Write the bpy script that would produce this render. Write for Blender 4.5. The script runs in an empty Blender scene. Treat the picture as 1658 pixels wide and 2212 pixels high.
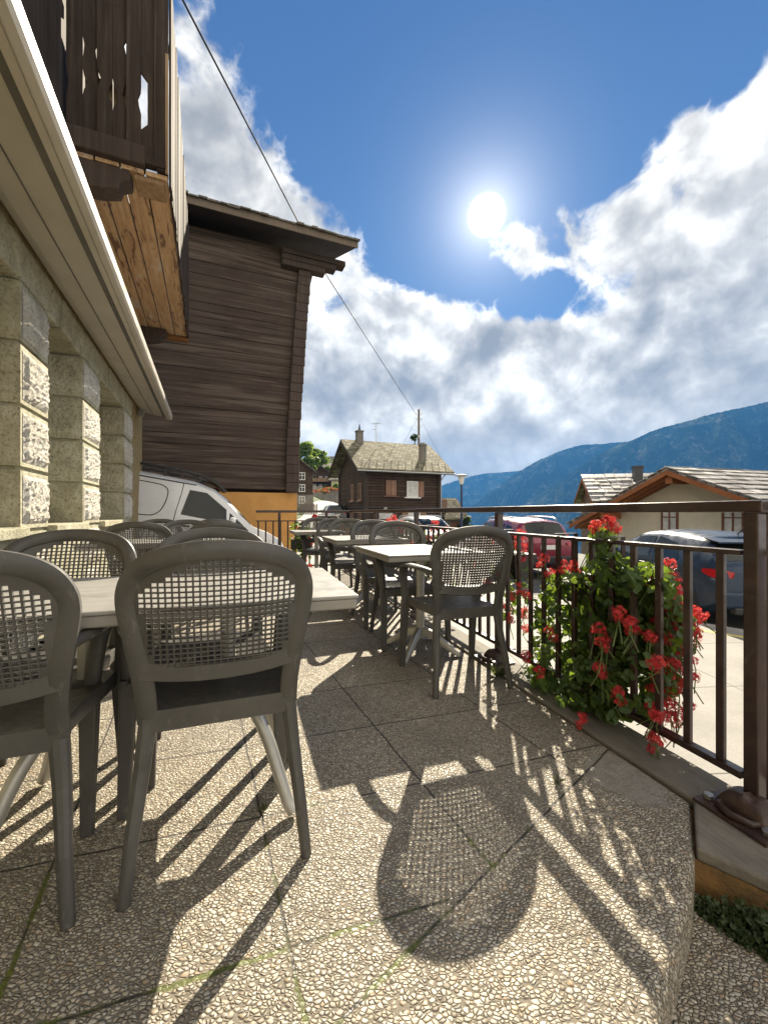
import bpy, bmesh, math, random
from mathutils import Vector, Matrix
R = random.Random(7)
C = bpy.context.scene.collection
PI = math.pi
rad = math.radians

# ------------------------------------------------------------------ helpers
F = 890.0
def at(px, py, Z):
    "world point seen at sketch position px, py at distance Z (used only to survey the place)"
    return Vector(((px - 829) / F * Z, Z, 1 - (py - 1107) / F * Z))
def ground(px, py, g=0.0):
    return at(px, py, (1 - g) * F / (py - 1107))
def smooth(a, b, x):
    t = max(0.0, min(1.0, (x - a) / (b - a)))
    return t * t * (3 - 2 * t)
def lerp(a, b, t): return a + (b - a) * t
def interp(tab, x):
    if x <= tab[0][0]: return tab[0][1]
    for (x0, y0), (x1, y1) in zip(tab, tab[1:]):
        if x <= x1: return lerp(y0, y1, (x - x0) / (x1 - x0) if x1 > x0 else 0)
    return tab[-1][1]
def catmull(pts, n):
    out = []
    P = [Vector(p) for p in pts]
    for i in range(len(P) - 1):
        p0 = P[max(i - 1, 0)]; p1 = P[i]; p2 = P[i + 1]; p3 = P[min(i + 2, len(P) - 1)]
        for k in range(n):
            t = k / n
            out.append(0.5 * ((2 * p1) + (p2 - p0) * t + (2 * p0 - 5 * p1 + 4 * p2 - p3) * t * t + (3 * p1 - p0 - 3 * p2 + p3) * t ** 3))
    out.append(P[-1])
    return out

class MB:
    "collects faces and links them as one mesh object"
    def __init__(s): s.v = []; s.f = []; s.m = []; s.mi = 0
    def add(s, vs, fs):
        b = len(s.v); s.v += [tuple(v) for v in vs]
        s.f += [tuple(i + b for i in f) for f in fs]; s.m += [s.mi] * len(fs)
        return s
    def box(s, c, d, rot=None, taper=1.0):
        x, y, z = d[0] / 2, d[1] / 2, d[2] / 2
        vs = []
        for sz in (-1, 1):
            t = taper if sz > 0 else 1.0
            for sx, sy in ((-1, -1), (1, -1), (1, 1), (-1, 1)): vs.append(Vector((sx * x * t, sy * y * t, sz * z)))
        if rot is not None: vs = [rot @ v for v in vs]
        c = Vector(c); vs = [v + c for v in vs]
        return s.add(vs, [(3, 2, 1, 0), (4, 5, 6, 7), (0, 1, 5, 4), (1, 2, 6, 5), (2, 3, 7, 6), (3, 0, 4, 7)])
    def span(s, a, b): # axis box from corner a to corner b
        return s.box([(a[i] + b[i]) / 2 for i in range(3)], [abs(b[i] - a[i]) for i in range(3)])
    def bar(s, a, b, w, h, up=(0, 0, 1)):
        a = Vector(a); b = Vector(b); d = (b - a); L = d.length; d.normalize()
        upv = Vector(up); side = d.cross(upv)
        if side.length < 1e-5: side = d.cross(Vector((0, 1, 0)))
        side.normalize(); u2 = side.cross(d)
        Mx = Matrix((side, d, u2)).transposed()
        return s.box((a + b) / 2, (w, L, h), Mx)
    def tube(s, pts, r, n=8, caps=True):
        P = [Vector(p) for p in pts]
        rr = r if isinstance(r, (list, tuple)) else [r] * len(P)
        vs = []; fs = []; prev = None
        for i, p in enumerate(P):
            d = (P[min(i + 1, len(P) - 1)] - P[max(i - 1, 0)]).normalized()
            if prev is None:
                a = d.cross(Vector((0, 0, 1)))
                if a.length < 1e-3: a = d.cross(Vector((1, 0, 0)))
            else: a = prev - d * prev.dot(d)
            a.normalize(); prev = a; b = d.cross(a)
            for k in range(n):
                t = 2 * PI * k / n
                vs.append(p + a * math.cos(t) * rr[i] + b * math.sin(t) * rr[i])
        for i in range(len(P) - 1):
            for k in range(n):
                k2 = (k + 1) % n
                fs.append((i * n + k, i * n + k2, (i + 1) * n + k2, (i + 1) * n + k))
        if caps:
            fs.append(tuple(range(n - 1, -1, -1))); fs.append(tuple((len(P) - 1) * n + k for k in range(n)))
        return s.add(vs, fs)
    def sweep(s, pts, sec, side_hint, closed=False):
        "sweep a closed 2d section (a along side, b along normal) with one fixed-hint frame"
        P = [Vector(p) for p in pts]; vs = []; fs = []
        for i, p in enumerate(P):
            d = (P[min(i + 1, len(P) - 1)] - P[max(i - 1, 0)]).normalized()
            hint = Vector(side_hint(i) if callable(side_hint) else side_hint)
            nrm = (hint - d * hint.dot(d)).normalized(); sd = d.cross(nrm)
            sc = sec(i) if callable(sec) else sec
            for (a, b) in sc: vs.append(p + sd * a + nrm * b)
        n = len(sec(0)) if callable(sec) else len(sec)
        for i in range(len(P) - 1):
            for k in range(n):
                k2 = (k + 1) % n
                fs.append((i * n + k, i * n + k2, (i + 1) * n + k2, (i + 1) * n + k))
        fs.append(tuple(range(n - 1, -1, -1))); fs.append(tuple((len(P) - 1) * n + k for k in range(n)))
        return s.add(vs, fs)
    def prism(s, poly, f0, f1):
        "poly of 2d points; f0/f1 map a 2d point to each end"
        n = len(poly)
        vs = [f0(p) for p in poly] + [f1(p) for p in poly]
        fs = [tuple(range(n - 1, -1, -1)), tuple(range(n, 2 * n))]
        for k in range(n):
            k2 = (k + 1) % n; fs.append((k, k2, n + k2, n + k))
        return s.add(vs, fs)
    def grid(s, nx, ny, fn):
        vs = [fn(i / nx, j / ny) for j in range(ny + 1) for i in range(nx + 1)]
        fs = [(j * (nx + 1) + i, j * (nx + 1) + i + 1, (j + 1) * (nx + 1) + i + 1, (j + 1) * (nx + 1) + i) for j in range(ny) for i in range(nx)]
        return s.add(vs, fs)
    def lathe(s, prof, n=16, c=(0, 0, 0), axis='z'):
        vs = []; fs = []
        for (r, h) in prof:
            for k in range(n):
                t = 2 * PI * k / n
                q = (r * math.cos(t), r * math.sin(t), h)
                if axis == 'x': q = (q[2], q[0], q[1])
                if axis == 'y': q = (q[0], q[2], q[1])
                vs.append((q[0] + c[0], q[1] + c[1], q[2] + c[2]))
        for i in range(len(prof) - 1):
            for k in range(n):
                k2 = (k + 1) % n
                fs.append((i * n + k, i * n + k2, (i + 1) * n + k2, (i + 1) * n + k))
        fs.append(tuple(range(n - 1, -1, -1))); fs.append(tuple((len(prof) - 1) * n + k for k in range(n)))
        return s.add(vs, fs)
    def build(s, name, mats, parent=None, smooth=None, bevel=0, fix=True, seg=2):
        me = bpy.data.meshes.new(name)
        me.from_pydata(s.v, [], s.f)
        for m in (mats if isinstance(mats, (list, tuple)) else [mats]): me.materials.append(m)
        if s.mi or any(s.m): me.polygons.foreach_set('material_index', s.m)
        if fix:
            bm = bmesh.new(); bm.from_mesh(me)
            bmesh.ops.recalc_face_normals(bm, faces=bm.faces); bm.to_mesh(me); bm.free()
        if smooth is not None:
            me.shade_smooth(); me.set_sharp_from_angle(angle=rad(smooth))
        me.update()
        o = bpy.data.objects.new(name, me); C.objects.link(o)
        if parent is not None: o.parent = parent
        if bevel:
            b = o.modifiers.new('Bevel', 'BEVEL'); b.width = bevel; b.segments = seg; b.limit_method = 'ANGLE'; b.angle_limit = rad(35)
        return o

def tag(o, label=None, cat=None, group=None, kind=None):
    if label: o['label'] = label
    if cat: o['category'] = cat
    if group: o['group'] = group
    if kind: o['kind'] = kind
    return o
def empty(name, label, cat, loc=(0, 0, 0), rz=0.0, group=None):
    o = bpy.data.objects.new(name, None); C.objects.link(o)
    o.location = loc; o.rotation_euler = (0, 0, rz); o.empty_display_size = 0.1
    return tag(o, label, cat, group)
def kids(o): return [c for c in bpy.data.objects if c.parent == o]
def copy_tree(o, parent=None):
    c = o.copy(); C.objects.link(c)
    if parent is not None: c.parent = parent
    for ch in kids(o): copy_tree(ch, c)
    return c

# ------------------------------------------------------------------ materials
class NT:
    def __init__(s, tree): s.t = tree; s.n = tree.nodes; s.l = tree.links
    def new(s, typ, **kw):
        n = s.n.new(typ)
        for k, v in kw.items(): setattr(n, k, v)
        return n
    def put(s, sock, v):
        if isinstance(v, bpy.types.NodeSocket): s.l.new(v, sock)
        elif v is not None:
            if isinstance(v, (tuple, list)) and len(v) == 3 and sock.type == 'RGBA': v = (*v, 1)
            sock.default_value = v
    def math(s, op, a, b=None, c=None, clamp=False):
        n = s.new('ShaderNodeMath', operation=op, use_clamp=clamp)
        s.put(n.inputs[0], a)
        if b is not None: s.put(n.inputs[1], b)
        if c is not None: s.put(n.inputs[2], c)
        return n.outputs[0]
    def vmath(s, op, a, b=None, scale=None):
        n = s.new('ShaderNodeVectorMath', operation=op)
        s.put(n.inputs[0], a)
        if b is not None: s.put(n.inputs[1], b)
        if scale is not None: s.put(n.inputs['Scale'], scale)
        return n.outputs['Value'] if op in ('DOT_PRODUCT', 'LENGTH', 'DISTANCE') else n.outputs[0]
    def mix(s, f, a, b, mode='MIX'):
        n = s.new('ShaderNodeMix', data_type='RGBA', blend_type=mode)
        s.put(n.inputs[0], f); s.put(n.inputs[6], a); s.put(n.inputs[7], b)
        return n.outputs[2]
    def ramp(s, f, stops, interp='LINEAR'):
        n = s.new('ShaderNodeValToRGB'); n.color_ramp.interpolation = interp
        e = n.color_ramp.elements
        while len(e) < len(stops): e.new(0.5)
        for k, (p, c) in enumerate(stops):
            e[k].position = p
            if not isinstance(c, (tuple, list)): c = (c, c, c)
            e[k].color = (*c, 1)
        s.put(n.inputs[0], f)
        return n.outputs[0]
    def smooth(s, x, a, b, lo=0.0, hi=1.0):
        n = s.new('ShaderNodeMapRange', interpolation_type='SMOOTHSTEP')
        s.put(n.inputs[0], x); n.inputs[1].default_value = a; n.inputs[2].default_value = b
        n.inputs[3].default_value = lo; n.inputs[4].default_value = hi
        return n.outputs[0]
    def noise(s, vec, scale, detail=4, rough=0.55, dist=0.0, col=False):
        n = s.new('ShaderNodeTexNoise'); s.put(n.inputs['Vector'], vec)
        n.inputs['Scale'].default_value = scale; n.inputs['Detail'].default_value = detail
        n.inputs['Roughness'].default_value = rough; n.inputs['Distortion'].default_value = dist
        return n.outputs[1] if col else n.outputs[0]
    def vor(s, vec, scale, feature='F1', rnd=1.0, smoothness=None):
        n = s.new('ShaderNodeTexVoronoi', feature=feature); s.put(n.inputs['Vector'], vec)
        n.inputs['Scale'].default_value = scale; n.inputs['Randomness'].default_value = rnd
        return n
    def mapping(s, vec, rot=(0, 0, 0), scale=(1, 1, 1), loc=(0, 0, 0)):
        n = s.new('ShaderNodeMapping'); s.put(n.inputs[0], vec)
        n.inputs['Rotation'].default_value = rot; n.inputs['Scale'].default_value = scale; n.inputs['Location'].default_value = loc
        return n.outputs[0]
    def bump(s, h, strength=0.5, dist=0.01, normal=None):
        n = s.new('ShaderNodeBump'); n.inputs['Strength'].default_value = strength; n.inputs['Distance'].default_value = dist
        s.put(n.inputs['Height'], h)
        if normal is not None: s.put(n.inputs['Normal'], normal)
        return n.outputs[0]
    def coord(s, which='Object'): return s.new('ShaderNodeTexCoord').outputs[which]
    def sep(s, v):
        n = s.new('ShaderNodeSeparateXYZ'); s.put(n.inputs[0], v); return n.outputs
    def comb(s, x, y, z):
        n = s.new('ShaderNodeCombineXYZ'); s.put(n.inputs[0], x); s.put(n.inputs[1], y); s.put(n.inputs[2], z); return n.outputs[0]

def newmat(name):
    m = bpy.data.materials.new(name); m.use_nodes = True
    nt = NT(m.node_tree); p = nt.n['Principled BSDF']
    return m, nt, p
def mul(c, k): return tuple(min(1, x * k) for x in c)
def soffit_boards():
    m, nt, p = newmat('StainedSoffit')
    co = nt.coord()
    g = nt.noise(nt.mapping(co, scale=(14, 0.6, 9)), 2.2, 8, 0.7, 0.6)
    c = nt.ramp(g, [(0.25, (0.24, 0.11, 0.05)), (0.5, (0.46, 0.29, 0.155)), (0.78, (0.62, 0.46, 0.30))])
    pale = nt.noise(nt.mapping(co, scale=(3, 0.9, 3)), 1.3, 7, 0.68, 0.8)
    c = nt.mix(nt.smooth(pale, 0.54, 0.66, 0, 0.8), c, (0.50, 0.45, 0.37))
    st = nt.noise(nt.mapping(co, scale=(5, 1.1, 5), loc=(3, 1, 0)), 1.6, 8, 0.72, 1.2)
    c = nt.mix(nt.smooth(st, 0.53, 0.62, 0, 0.85), c, (0.10, 0.035, 0.022))
    nt.put(p.inputs['Base Color'], c); p.inputs['Roughness'].default_value = 0.75
    nt.put(p.inputs['Normal'], nt.bump(nt.math('ADD', g, st), 0.6, 0.01))
    return m
def simple(name, col, rough=0.5, metal=0.0, var=0.25, scale=6.0, bump=0.0, bscale=40.0, bdist=0.004, coat=0.0, spec=None, stretch=(1, 1, 1), trans=0.0, alt=None):
    "a base colour broken up by noise, with optional fine relief"
    m, nt, p = newmat(name)
    co = nt.mapping(nt.coord(), scale=stretch)
    f = nt.noise(co, scale, 6, 0.62)
    c2 = alt if alt else mul(col, 1 - var)
    c1 = mul(col, 1 + var * 0.7)
    nt.put(p.inputs['Base Color'], nt.ramp(f, [(0.3, c2), (0.7, c1)]))
    nt.put(p.inputs['Roughness'], nt.smooth(nt.noise(co, scale * 2.3, 4), 0.3, 0.7, max(0.02, rough - 0.08), min(1, rough + 0.08)))
    p.inputs['Metallic'].default_value = metal
    if coat: p.inputs['Coat Weight'].default_value = coat; p.inputs['Coat Roughness'].default_value = 0.05
    if spec is not None: p.inputs['Specular IOR Level'].default_value = spec
    if bump:
        nt.put(p.inputs['Normal'], nt.bump(nt.noise(co, bscale, 6, 0.6), bump, bdist))
    return m

M = {}
def resin():
    m, nt, p = newmat('ChairResin')
    co = nt.coord()
    f = nt.noise(co, 7, 6, 0.65); sc_ = nt.noise(nt.mapping(co, scale=(1, 1, .35)), 42, 7, 0.75); gr = nt.noise(co, 420, 3, 0.6)
    c = nt.ramp(f, [(0.3, (0.052, 0.049, 0.045)), (0.7, (0.080, 0.076, 0.070))])
    c = nt.mix(nt.smooth(sc_, 0.56, 0.70, 0, 0.55), c, (0.15, 0.14, 0.12))
    nt.put(p.inputs['Base Color'], c)
    nt.put(p.inputs['Roughness'], nt.smooth(sc_, 0.35, 0.7, 0.34, 0.58))
    nt.put(p.inputs['Normal'], nt.bump(gr, 0.3, 0.0006))
    return m
M['chair'] = resin()
M['chair_plain'] = simple('ChairResin', (0.066, 0.060, 0.052), 0.42, var=0.18, scale=9, bump=0.25, bscale=420, bdist=0.0006)
M['table_edge'] = simple('TableEdge', (0.24, 0.225, 0.205), 0.5, var=0.1)
M['alu'] = simple('CastAluminium', (0.42, 0.41, 0.38), 0.42, metal=0.55, var=0.15, bump=0.1, bscale=120, bdist=0.001)
M['rail'] = simple('RailPaint', (0.036, 0.017, 0.014), 0.36, var=0.5, scale=14, bump=0.35, bscale=180, bdist=0.0012, coat=0.25)
M['rust'] = simple('FootIron', (0.05, 0.028, 0.022), 0.45, var=0.5, scale=25, bump=0.6, bscale=90, bdist=0.003)
M['steel'] = simple('Steel', (0.4, 0.4, 0.4), 0.35, metal=0.9, var=0.15)
M['glass_dark'] = simple('CarGlass', (0.010, 0.014, 0.013), 0.03, var=0.3, spec=0.35)
M['rubber'] = simple('Rubber', (0.018, 0.018, 0.019), 0.75, var=0.3)
M['blackplastic'] = simple('BlackPlastic', (0.022, 0.022, 0.024), 0.5, var=0.3)
M['alloy'] = simple('Alloy', (0.45, 0.46, 0.48), 0.3, metal=0.8, var=0.1)
M['plate'] = simple('NumberPlate', (0.7, 0.7, 0.68), 0.35, var=0.05)
M['redlamp'] = simple('RedLamp', (0.42, 0.012, 0.014), 0.12, var=0.2, coat=1.0)
M['clearlamp'] = simple('ClearLamp', (0.62, 0.64, 0.66), 0.12, var=0.2, coat=1.0)
def paint(name, col, rough=0.3, metal=0.3): return simple(name, col, rough, metal=metal, var=0.06, scale=3, coat=0.8)
M['van_white'] = paint('VanWhite', (0.62, 0.63, 0.65), 0.32, 0.0)
M['car_blue'] = simple('SlateBluePaint', (0.022, 0.036, 0.064), 0.3, var=0.06, scale=3, coat=0.2, spec=0.15)
M['car_red'] = paint('RedPaint', (0.20, 0.018, 0.035), 0.28, 0.2)
M['car_white'] = paint('WhitePaint', (0.60, 0.62, 0.64), 0.3, 0.0)
M['car_black'] = paint('BlackPaint', (0.02, 0.022, 0.026), 0.25, 0.3)
M['car_cream'] = paint('CreamPaint', (0.55, 0.5, 0.36), 0.3, 0.0)
M['car_yellow'] = paint('YellowPaint', (0.55, 0.36, 0.05), 0.4, 0.0)
M['terracotta'] = simple('Terracotta', (0.30, 0.12, 0.06), 0.8, var=0.3)
M['bark'] = simple('Bark', (0.06, 0.045, 0.032), 0.9, var=0.4, scale=12, bump=0.6, bscale=40, bdist=0.02)
M['cable'] = simple('CableBlack', (0.025, 0.025, 0.028), 0.6, var=0.1)
M['pole_wood'] = simple('PoleWood', (0.13, 0.10, 0.075), 0.85, var=0.3, scale=8, stretch=(6, 6, 0.6))
M['white_paint'] = simple('WhiteJoinery', (0.72, 0.71, 0.68), 0.45, var=0.1)
M['concrete'] = simple('Concrete', (0.30, 0.28, 0.25), 0.85, var=0.35, scale=5, bump=0.5, bscale=60, bdist=0.004)
M['lamp_blue'] = simple('LampPostPaint', (0.03, 0.045, 0.10), 0.4, var=0.15)
M['opal'] = simple('OpalGlass', (0.75, 0.76, 0.74), 0.25, var=0.05)

def table_top():
    m, nt, p = newmat('TableTop')
    co = nt.coord()
    g = nt.noise(nt.mapping(co, scale=(3, 60, 60)), 1.5, 6, 0.65)
    g2 = nt.noise(co, 14, 5, 0.6)
    c = nt.ramp(g, [(0.25, (0.21, 0.20, 0.185)), (0.55, (0.30, 0.29, 0.27)), (0.8, (0.37, 0.36, 0.34))])
    c = nt.mix(nt.smooth(g2, 0.5, 0.75), c, (0.24, 0.225, 0.21))
    stn = nt.noise(co, 5.5, 8, 0.7, 0.8)
    c = nt.mix(nt.smooth(stn, 0.52, 0.66, 0, 0.5), c, (0.17, 0.155, 0.135))
    nt.put(p.inputs['Base Color'], c)
    nt.put(p.inputs['Roughness'], nt.smooth(g2, 0.3, 0.7, 0.32, 0.5))
    nt.put(p.inputs['Normal'], nt.bump(g, 0.15, 0.0008))
    return m
M['table'] = table_top()

def leaf(name, col, alt, tcol, rough=0.45, tw=0.45, var_scale=30):
    m, nt, p = newmat(name)
    co = nt.coord()
    f = nt.noise(co, var_scale, 3)
    c = nt.ramp(f, [(0.3, alt), (0.7, col)])
    nt.put(p.inputs['Base Color'], c); p.inputs['Roughness'].default_value = rough
    tr = nt.new('ShaderNodeBsdfTranslucent'); nt.put(tr.inputs[0], tcol)
    mx = nt.new('ShaderNodeMixShader'); mx.inputs[0].default_value = tw
    nt.l.new(p.outputs[0], mx.inputs[1]); nt.l.new(tr.outputs[0], mx.inputs[2])
    nt.l.new(mx.outputs[0], nt.n['Material Output'].inputs[0])
    return m
M['leaf'] = leaf('GeraniumLeaf', (0.055, 0.10, 0.025), (0.03, 0.065, 0.018), (0.30, 0.44, 0.035), 0.5, 0.33)
M['petal'] = leaf('GeraniumPetal', (0.58, 0.045, 0.035), (0.50, 0.03, 0.055), (0.78, 0.10, 0.08), 0.5, 0.35)
M['petal_orange'] = leaf('OrangePetal', (0.62, 0.20, 0.03), (0.45, 0.10, 0.02), (0.8, 0.3, 0.05), 0.5, 0.35, 3)
M['stalk'] = simple('Stalk', (0.10, 0.14, 0.04), 0.6, var=0.3)
M['tree_leaf'] = leaf('TreeLeaf', (0.07, 0.12, 0.03), (0.035, 0.07, 0.02), (0.30, 0.42, 0.05), 0.5, 0.45, 0.6)
M['tree_dark'] = leaf('DarkTreeLeaf', (0.04, 0.065, 0.025), (0.02, 0.04, 0.015), (0.10, 0.16, 0.03), 0.5, 0.3, 0.6)
M['moss'] = leaf('MossLeaf', (0.045, 0.07, 0.02), (0.025, 0.045, 0.015), (0.15, 0.22, 0.03), 0.6, 0.25, 25)
M['weed'] = leaf('WeedLeaf', (0.07, 0.09, 0.04), (0.10, 0.085, 0.05), (0.2, 0.25, 0.06), 0.6, 0.3, 25)

# pebble-faced paving
SLAB_ROT = rad(24.5)
def pebbles():
    m, nt, p = newmat('PebblePaving')
    co = nt.coord()
    warp = nt.noise(co, 22, 2, 0.5, col=True)
    v2 = nt.vmath('ADD', co, nt.vmath('SCALE', nt.vmath('SUBTRACT', warp, (0.5, 0.5, 0.5)), scale=0.013))
    sk = nt.mapping(v2, rot=(0, 0, rad(28)), scale=(0.85, 1.25, 1.0))
    va = nt.vor(sk, 98.0, 'F1', 0.85); vea = nt.vor(sk, 98.0, 'DISTANCE_TO_EDGE', 0.85)
    sk2 = nt.mapping(v2, rot=(0, 0, rad(-35)), scale=(1.0, 1.45, 1.0))
    vb = nt.vor(sk2, 72.0, 'F1', 0.9); veb = nt.vor(sk2, 72.0, 'DISTANCE_TO_EDGE', 0.9)
    pick = nt.smooth(nt.noise(co, 24, 2, 0.5), 0.52, 0.53)
    def sel(x, y, typ='f'):
        return nt.mix(pick, x, y)
    f1 = nt.sep(nt.mix(pick, nt.comb(va.outputs['Distance'], vea.outputs['Distance'], 0.0), nt.comb(vb.outputs['Distance'], veb.outputs['Distance'], 0.0)))
    edge = f1[1]; f1 = f1[0]
    vcol = nt.mix(pick, va.outputs['Color'], vb.outputs['Color'])
    rnd = nt.sep(vcol)
    stone = nt.ramp(rnd[0], [(0.0, (0.20, 0.165, 0.12)), (0.15, (0.40, 0.34, 0.25)), (0.40, (0.54, 0.475, 0.36)), (0.60, (0.44, 0.40, 0.33)), (0.80, (0.64, 0.58, 0.46)), (0.92, (0.40, 0.28, 0.16)), (1.0, (0.28, 0.26, 0.235))])
    stone = nt.mix(nt.math('MULTIPLY', rnd[1], 0.22), stone, (0.22, 0.20, 0.17))
    stone = nt.mix(nt.smooth(nt.noise(co, 160, 4, 0.6), 0.35, 0.75, 0, 0.35), stone, (0.18, 0.16, 0.13))
    mort = nt.math('MULTIPLY', nt.smooth(edge, 0.02, 0.11), nt.smooth(f1, 0.86, 0.62))
    big = nt.noise(co, 1.4, 5, 0.6)
    mortc = nt.ramp(big, [(0.3, (0.11, 0.093, 0.068)), (0.7, (0.20, 0.172, 0.13))])
    col = nt.mix(mort, mortc, stone)
    # weathering and damp
    damp = nt.smooth(nt.noise(co, 3.1, 8, 0.7), 0.48, 0.70)
    col = nt.mix(nt.math('MULTIPLY', damp, 0.5), col, (0.15, 0.125, 0.09))
    px_ = nt.sep(nt.vmath('ADD', co, nt.vmath('SCALE', nt.vmath('SUBTRACT', nt.noise(co, 14, 4, col=True), (0.5, 0.5, 0.5)), scale=0.09)))
    pu = nt.math('ADD', nt.math('MULTIPLY', px_[0], -0.30), nt.math('MULTIPLY', px_[1], 0.954)); pv = nt.math('ADD', nt.math('MULTIPLY', px_[0], 0.954), nt.math('MULTIPLY', px_[1], 0.30))
    rd = nt.math('ADD', nt.math('POWER', nt.math('DIVIDE', nt.math('SUBTRACT', pu, 1.21), 0.16), 2.0), nt.math('POWER', nt.math('DIVIDE', nt.math('SUBTRACT', pv, 1.33), 0.13), 2.0))
    patch = nt.smooth(rd, 1.15, 0.7)
    col = nt.mix(nt.math('MULTIPLY', patch, 0.85), col, nt.ramp(nt.noise(co, 30, 6, 0.65), [(0.3, (0.16, 0.145, 0.12)), (0.7, (0.27, 0.25, 0.215))]))
    # slab joints: a rotated grid, slightly crooked, plus one cut running across
    wob = nt.vmath('SCALE', nt.vmath('SUBTRACT', nt.noise(co, 9, 3, col=True), (0.5, 0.5, 0.5)), scale=0.012)
    g = nt.mapping(nt.vmath('ADD', co, wob), rot=(0, 0, -0.0))
    xs = nt.sep(g)
    ca, sa = math.cos(SLAB_ROT), math.sin(SLAB_ROT)
    gn = nt.math('ADD', nt.math('MULTIPLY', xs[0], ca), nt.math('MULTIPLY', xs[1], sa))          # across
    gt = nt.math('SUBTRACT', nt.math('MULTIPLY', xs[1], 0.9537), nt.math('MULTIPLY', xs[0], 0.3007))     # along
    def lines(q, off, pitch):
        z = nt.math('DIVIDE', nt.math('SUBTRACT', q, off), pitch)
        fr = nt.math('SUBTRACT', z, nt.math('ROUND', z))
        return nt.math('MULTIPLY', nt.math('ABSOLUTE', fr), pitch)
    d1 = lines(gn, 0.195, 0.565); d2 = lines(gt, 0.967, 0.447)
    # the cut: through (-0.064,0.83) and (0.68,1.5)
    ca2, sa2 = 0.67, -0.743
    cut = nt.math('ADD', nt.math('ADD', nt.math('MULTIPLY', xs[0], ca2), nt.math('MULTIPLY', xs[1], sa2)), 0.6595)
    poured = nt.smooth(cut, 0.0, 0.002)                      # one poured piece beyond the cut has no joints
    d = nt.math('MINIMUM', nt.math('ADD', nt.math('MINIMUM', d1, d2), poured), nt.math('ABSOLUTE', cut))
    jn = nt.math('SUBTRACT', 1.0, nt.smooth(d, 0.0022, 0.0048))
    mossn = nt.noise(co, 7.0, 5, 0.6)
    mossy = nt.smooth(nt.math('ADD', mossn, nt.math('MULTIPLY', nt.math('SUBTRACT', 1.15, xs[1]), 0.22)), 0.47, 0.60)
    jc = nt.mix(mossy, (0.035, 0.03, 0.024), nt.ramp(nt.noise(co, 90, 3), [(0.3, (0.045, 0.055, 0.012)), (0.7, (0.12, 0.13, 0.025))]))
    wide = nt.math('SUBTRACT', 1.0, nt.smooth(nt.math('ADD', d, nt.math('MULTIPLY', nt.noise(co, 60, 3), -0.014)), -0.003, 0.002))
    wid = nt.new('ShaderNodeTexWhiteNoise', noise_dimensions='2D'); nt.put(wid.inputs['Vector'], nt.comb(nt.math('FLOOR', nt.math('DIVIDE', nt.math('SUBTRACT', gn, 0.195), 0.565)), nt.math('FLOOR', nt.math('DIVIDE', nt.math('SUBTRACT', gt, 0.967), 0.447)), 0.0))
    col = nt.mix(nt.math('MULTIPLY', nt.math('MULTIPLY', wid.outputs[0], 0.30), nt.math('SUBTRACT', 1.0, poured)), col, (0.15, 0.135, 0.115))
    jm = nt.math('MAXIMUM', jn, nt.math('MULTIPLY', nt.math('MULTIPLY', wide, mossy), 1.0))
    col = nt.mix(jm, col, jc)
    nt.put(p.inputs['Base Color'], col)
    nt.put(p.inputs['Roughness'], nt.mix(mort, (0.85,) * 3, nt.smooth(rnd[2], 0, 1, 0.38, 0.7)))
    dome = nt.math('MULTIPLY', nt.math('SQRT', nt.math('MAXIMUM', nt.math('SUBTRACT', 1.0, nt.math('POWER', nt.math('MULTIPLY', f1, 1.32), 2.0)), 0.0)), nt.smooth(edge, 0.0, 0.16))
    h = nt.math('MULTIPLY', nt.math('MULTIPLY', dome, nt.math('ADD', 0.6, nt.math('MULTIPLY', rnd[1], 0.5))), nt.math('SUBTRACT', 1.0, nt.math('MULTIPLY', jm, 0.9)))
    h = nt.math('MULTIPLY', h, nt.math('SUBTRACT', 1.0, nt.math('MULTIPLY', patch, 0.8)))
    h = nt.math('ADD', h, nt.math('MULTIPLY', nt.noise(co, 300, 3), 0.06))
    nt.put(p.inputs['Normal'], nt.bump(h, 1.0, 0.0065))
    return m
M['pebble'] = pebbles()

def slabs(name, col, jpitch, rotz, rough=0.8, joint=0.006, jcol=(0.06, 0.055, 0.05), yellow=False):
    m, nt, p = newmat(name)
    co = nt.coord(); g = nt.mapping(co, rot=(0, 0, rotz)); xs = nt.sep(g)
    def lines(q, pitch):
        z = nt.math('DIVIDE', q, pitch); fr = nt.math('SUBTRACT', z, nt.math('ROUND', z))
        return nt.math('MULTIPLY', nt.math('ABSOLUTE', fr), pitch)
    d = nt.math('MINIMUM', lines(xs[0], jpitch[0]), lines(xs[1], jpitch[1]))
    jm = nt.math('SUBTRACT', 1.0, nt.smooth(d, joint * 0.6, joint * 1.3))
    f = nt.noise(co, 1.1, 7, 0.65); f2 = nt.noise(co, 55, 5, 0.7)
    c = nt.ramp(f, [(0.3, mul(col, 0.72)), (0.7, mul(col, 1.15))])
    c = nt.mix(nt.smooth(f2, 0.4, 0.7, 0, 0.4), c, mul(col, 0.55))
    c = nt.mix(jm, c, jcol)
    nt.put(p.inputs['Base Color'], c); p.inputs['Roughness'].default_value = rough
    nt.put(p.inputs['Normal'], nt.bump(nt.math('SUBTRACT', f2, jm), 0.5, 0.004))
    return m
M['pavement'] = slabs('PavementSlabs', (0.27, 0.255, 0.23), (1.9, 1.3), rad(-4))
M['kerbstone'] = None
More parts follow.
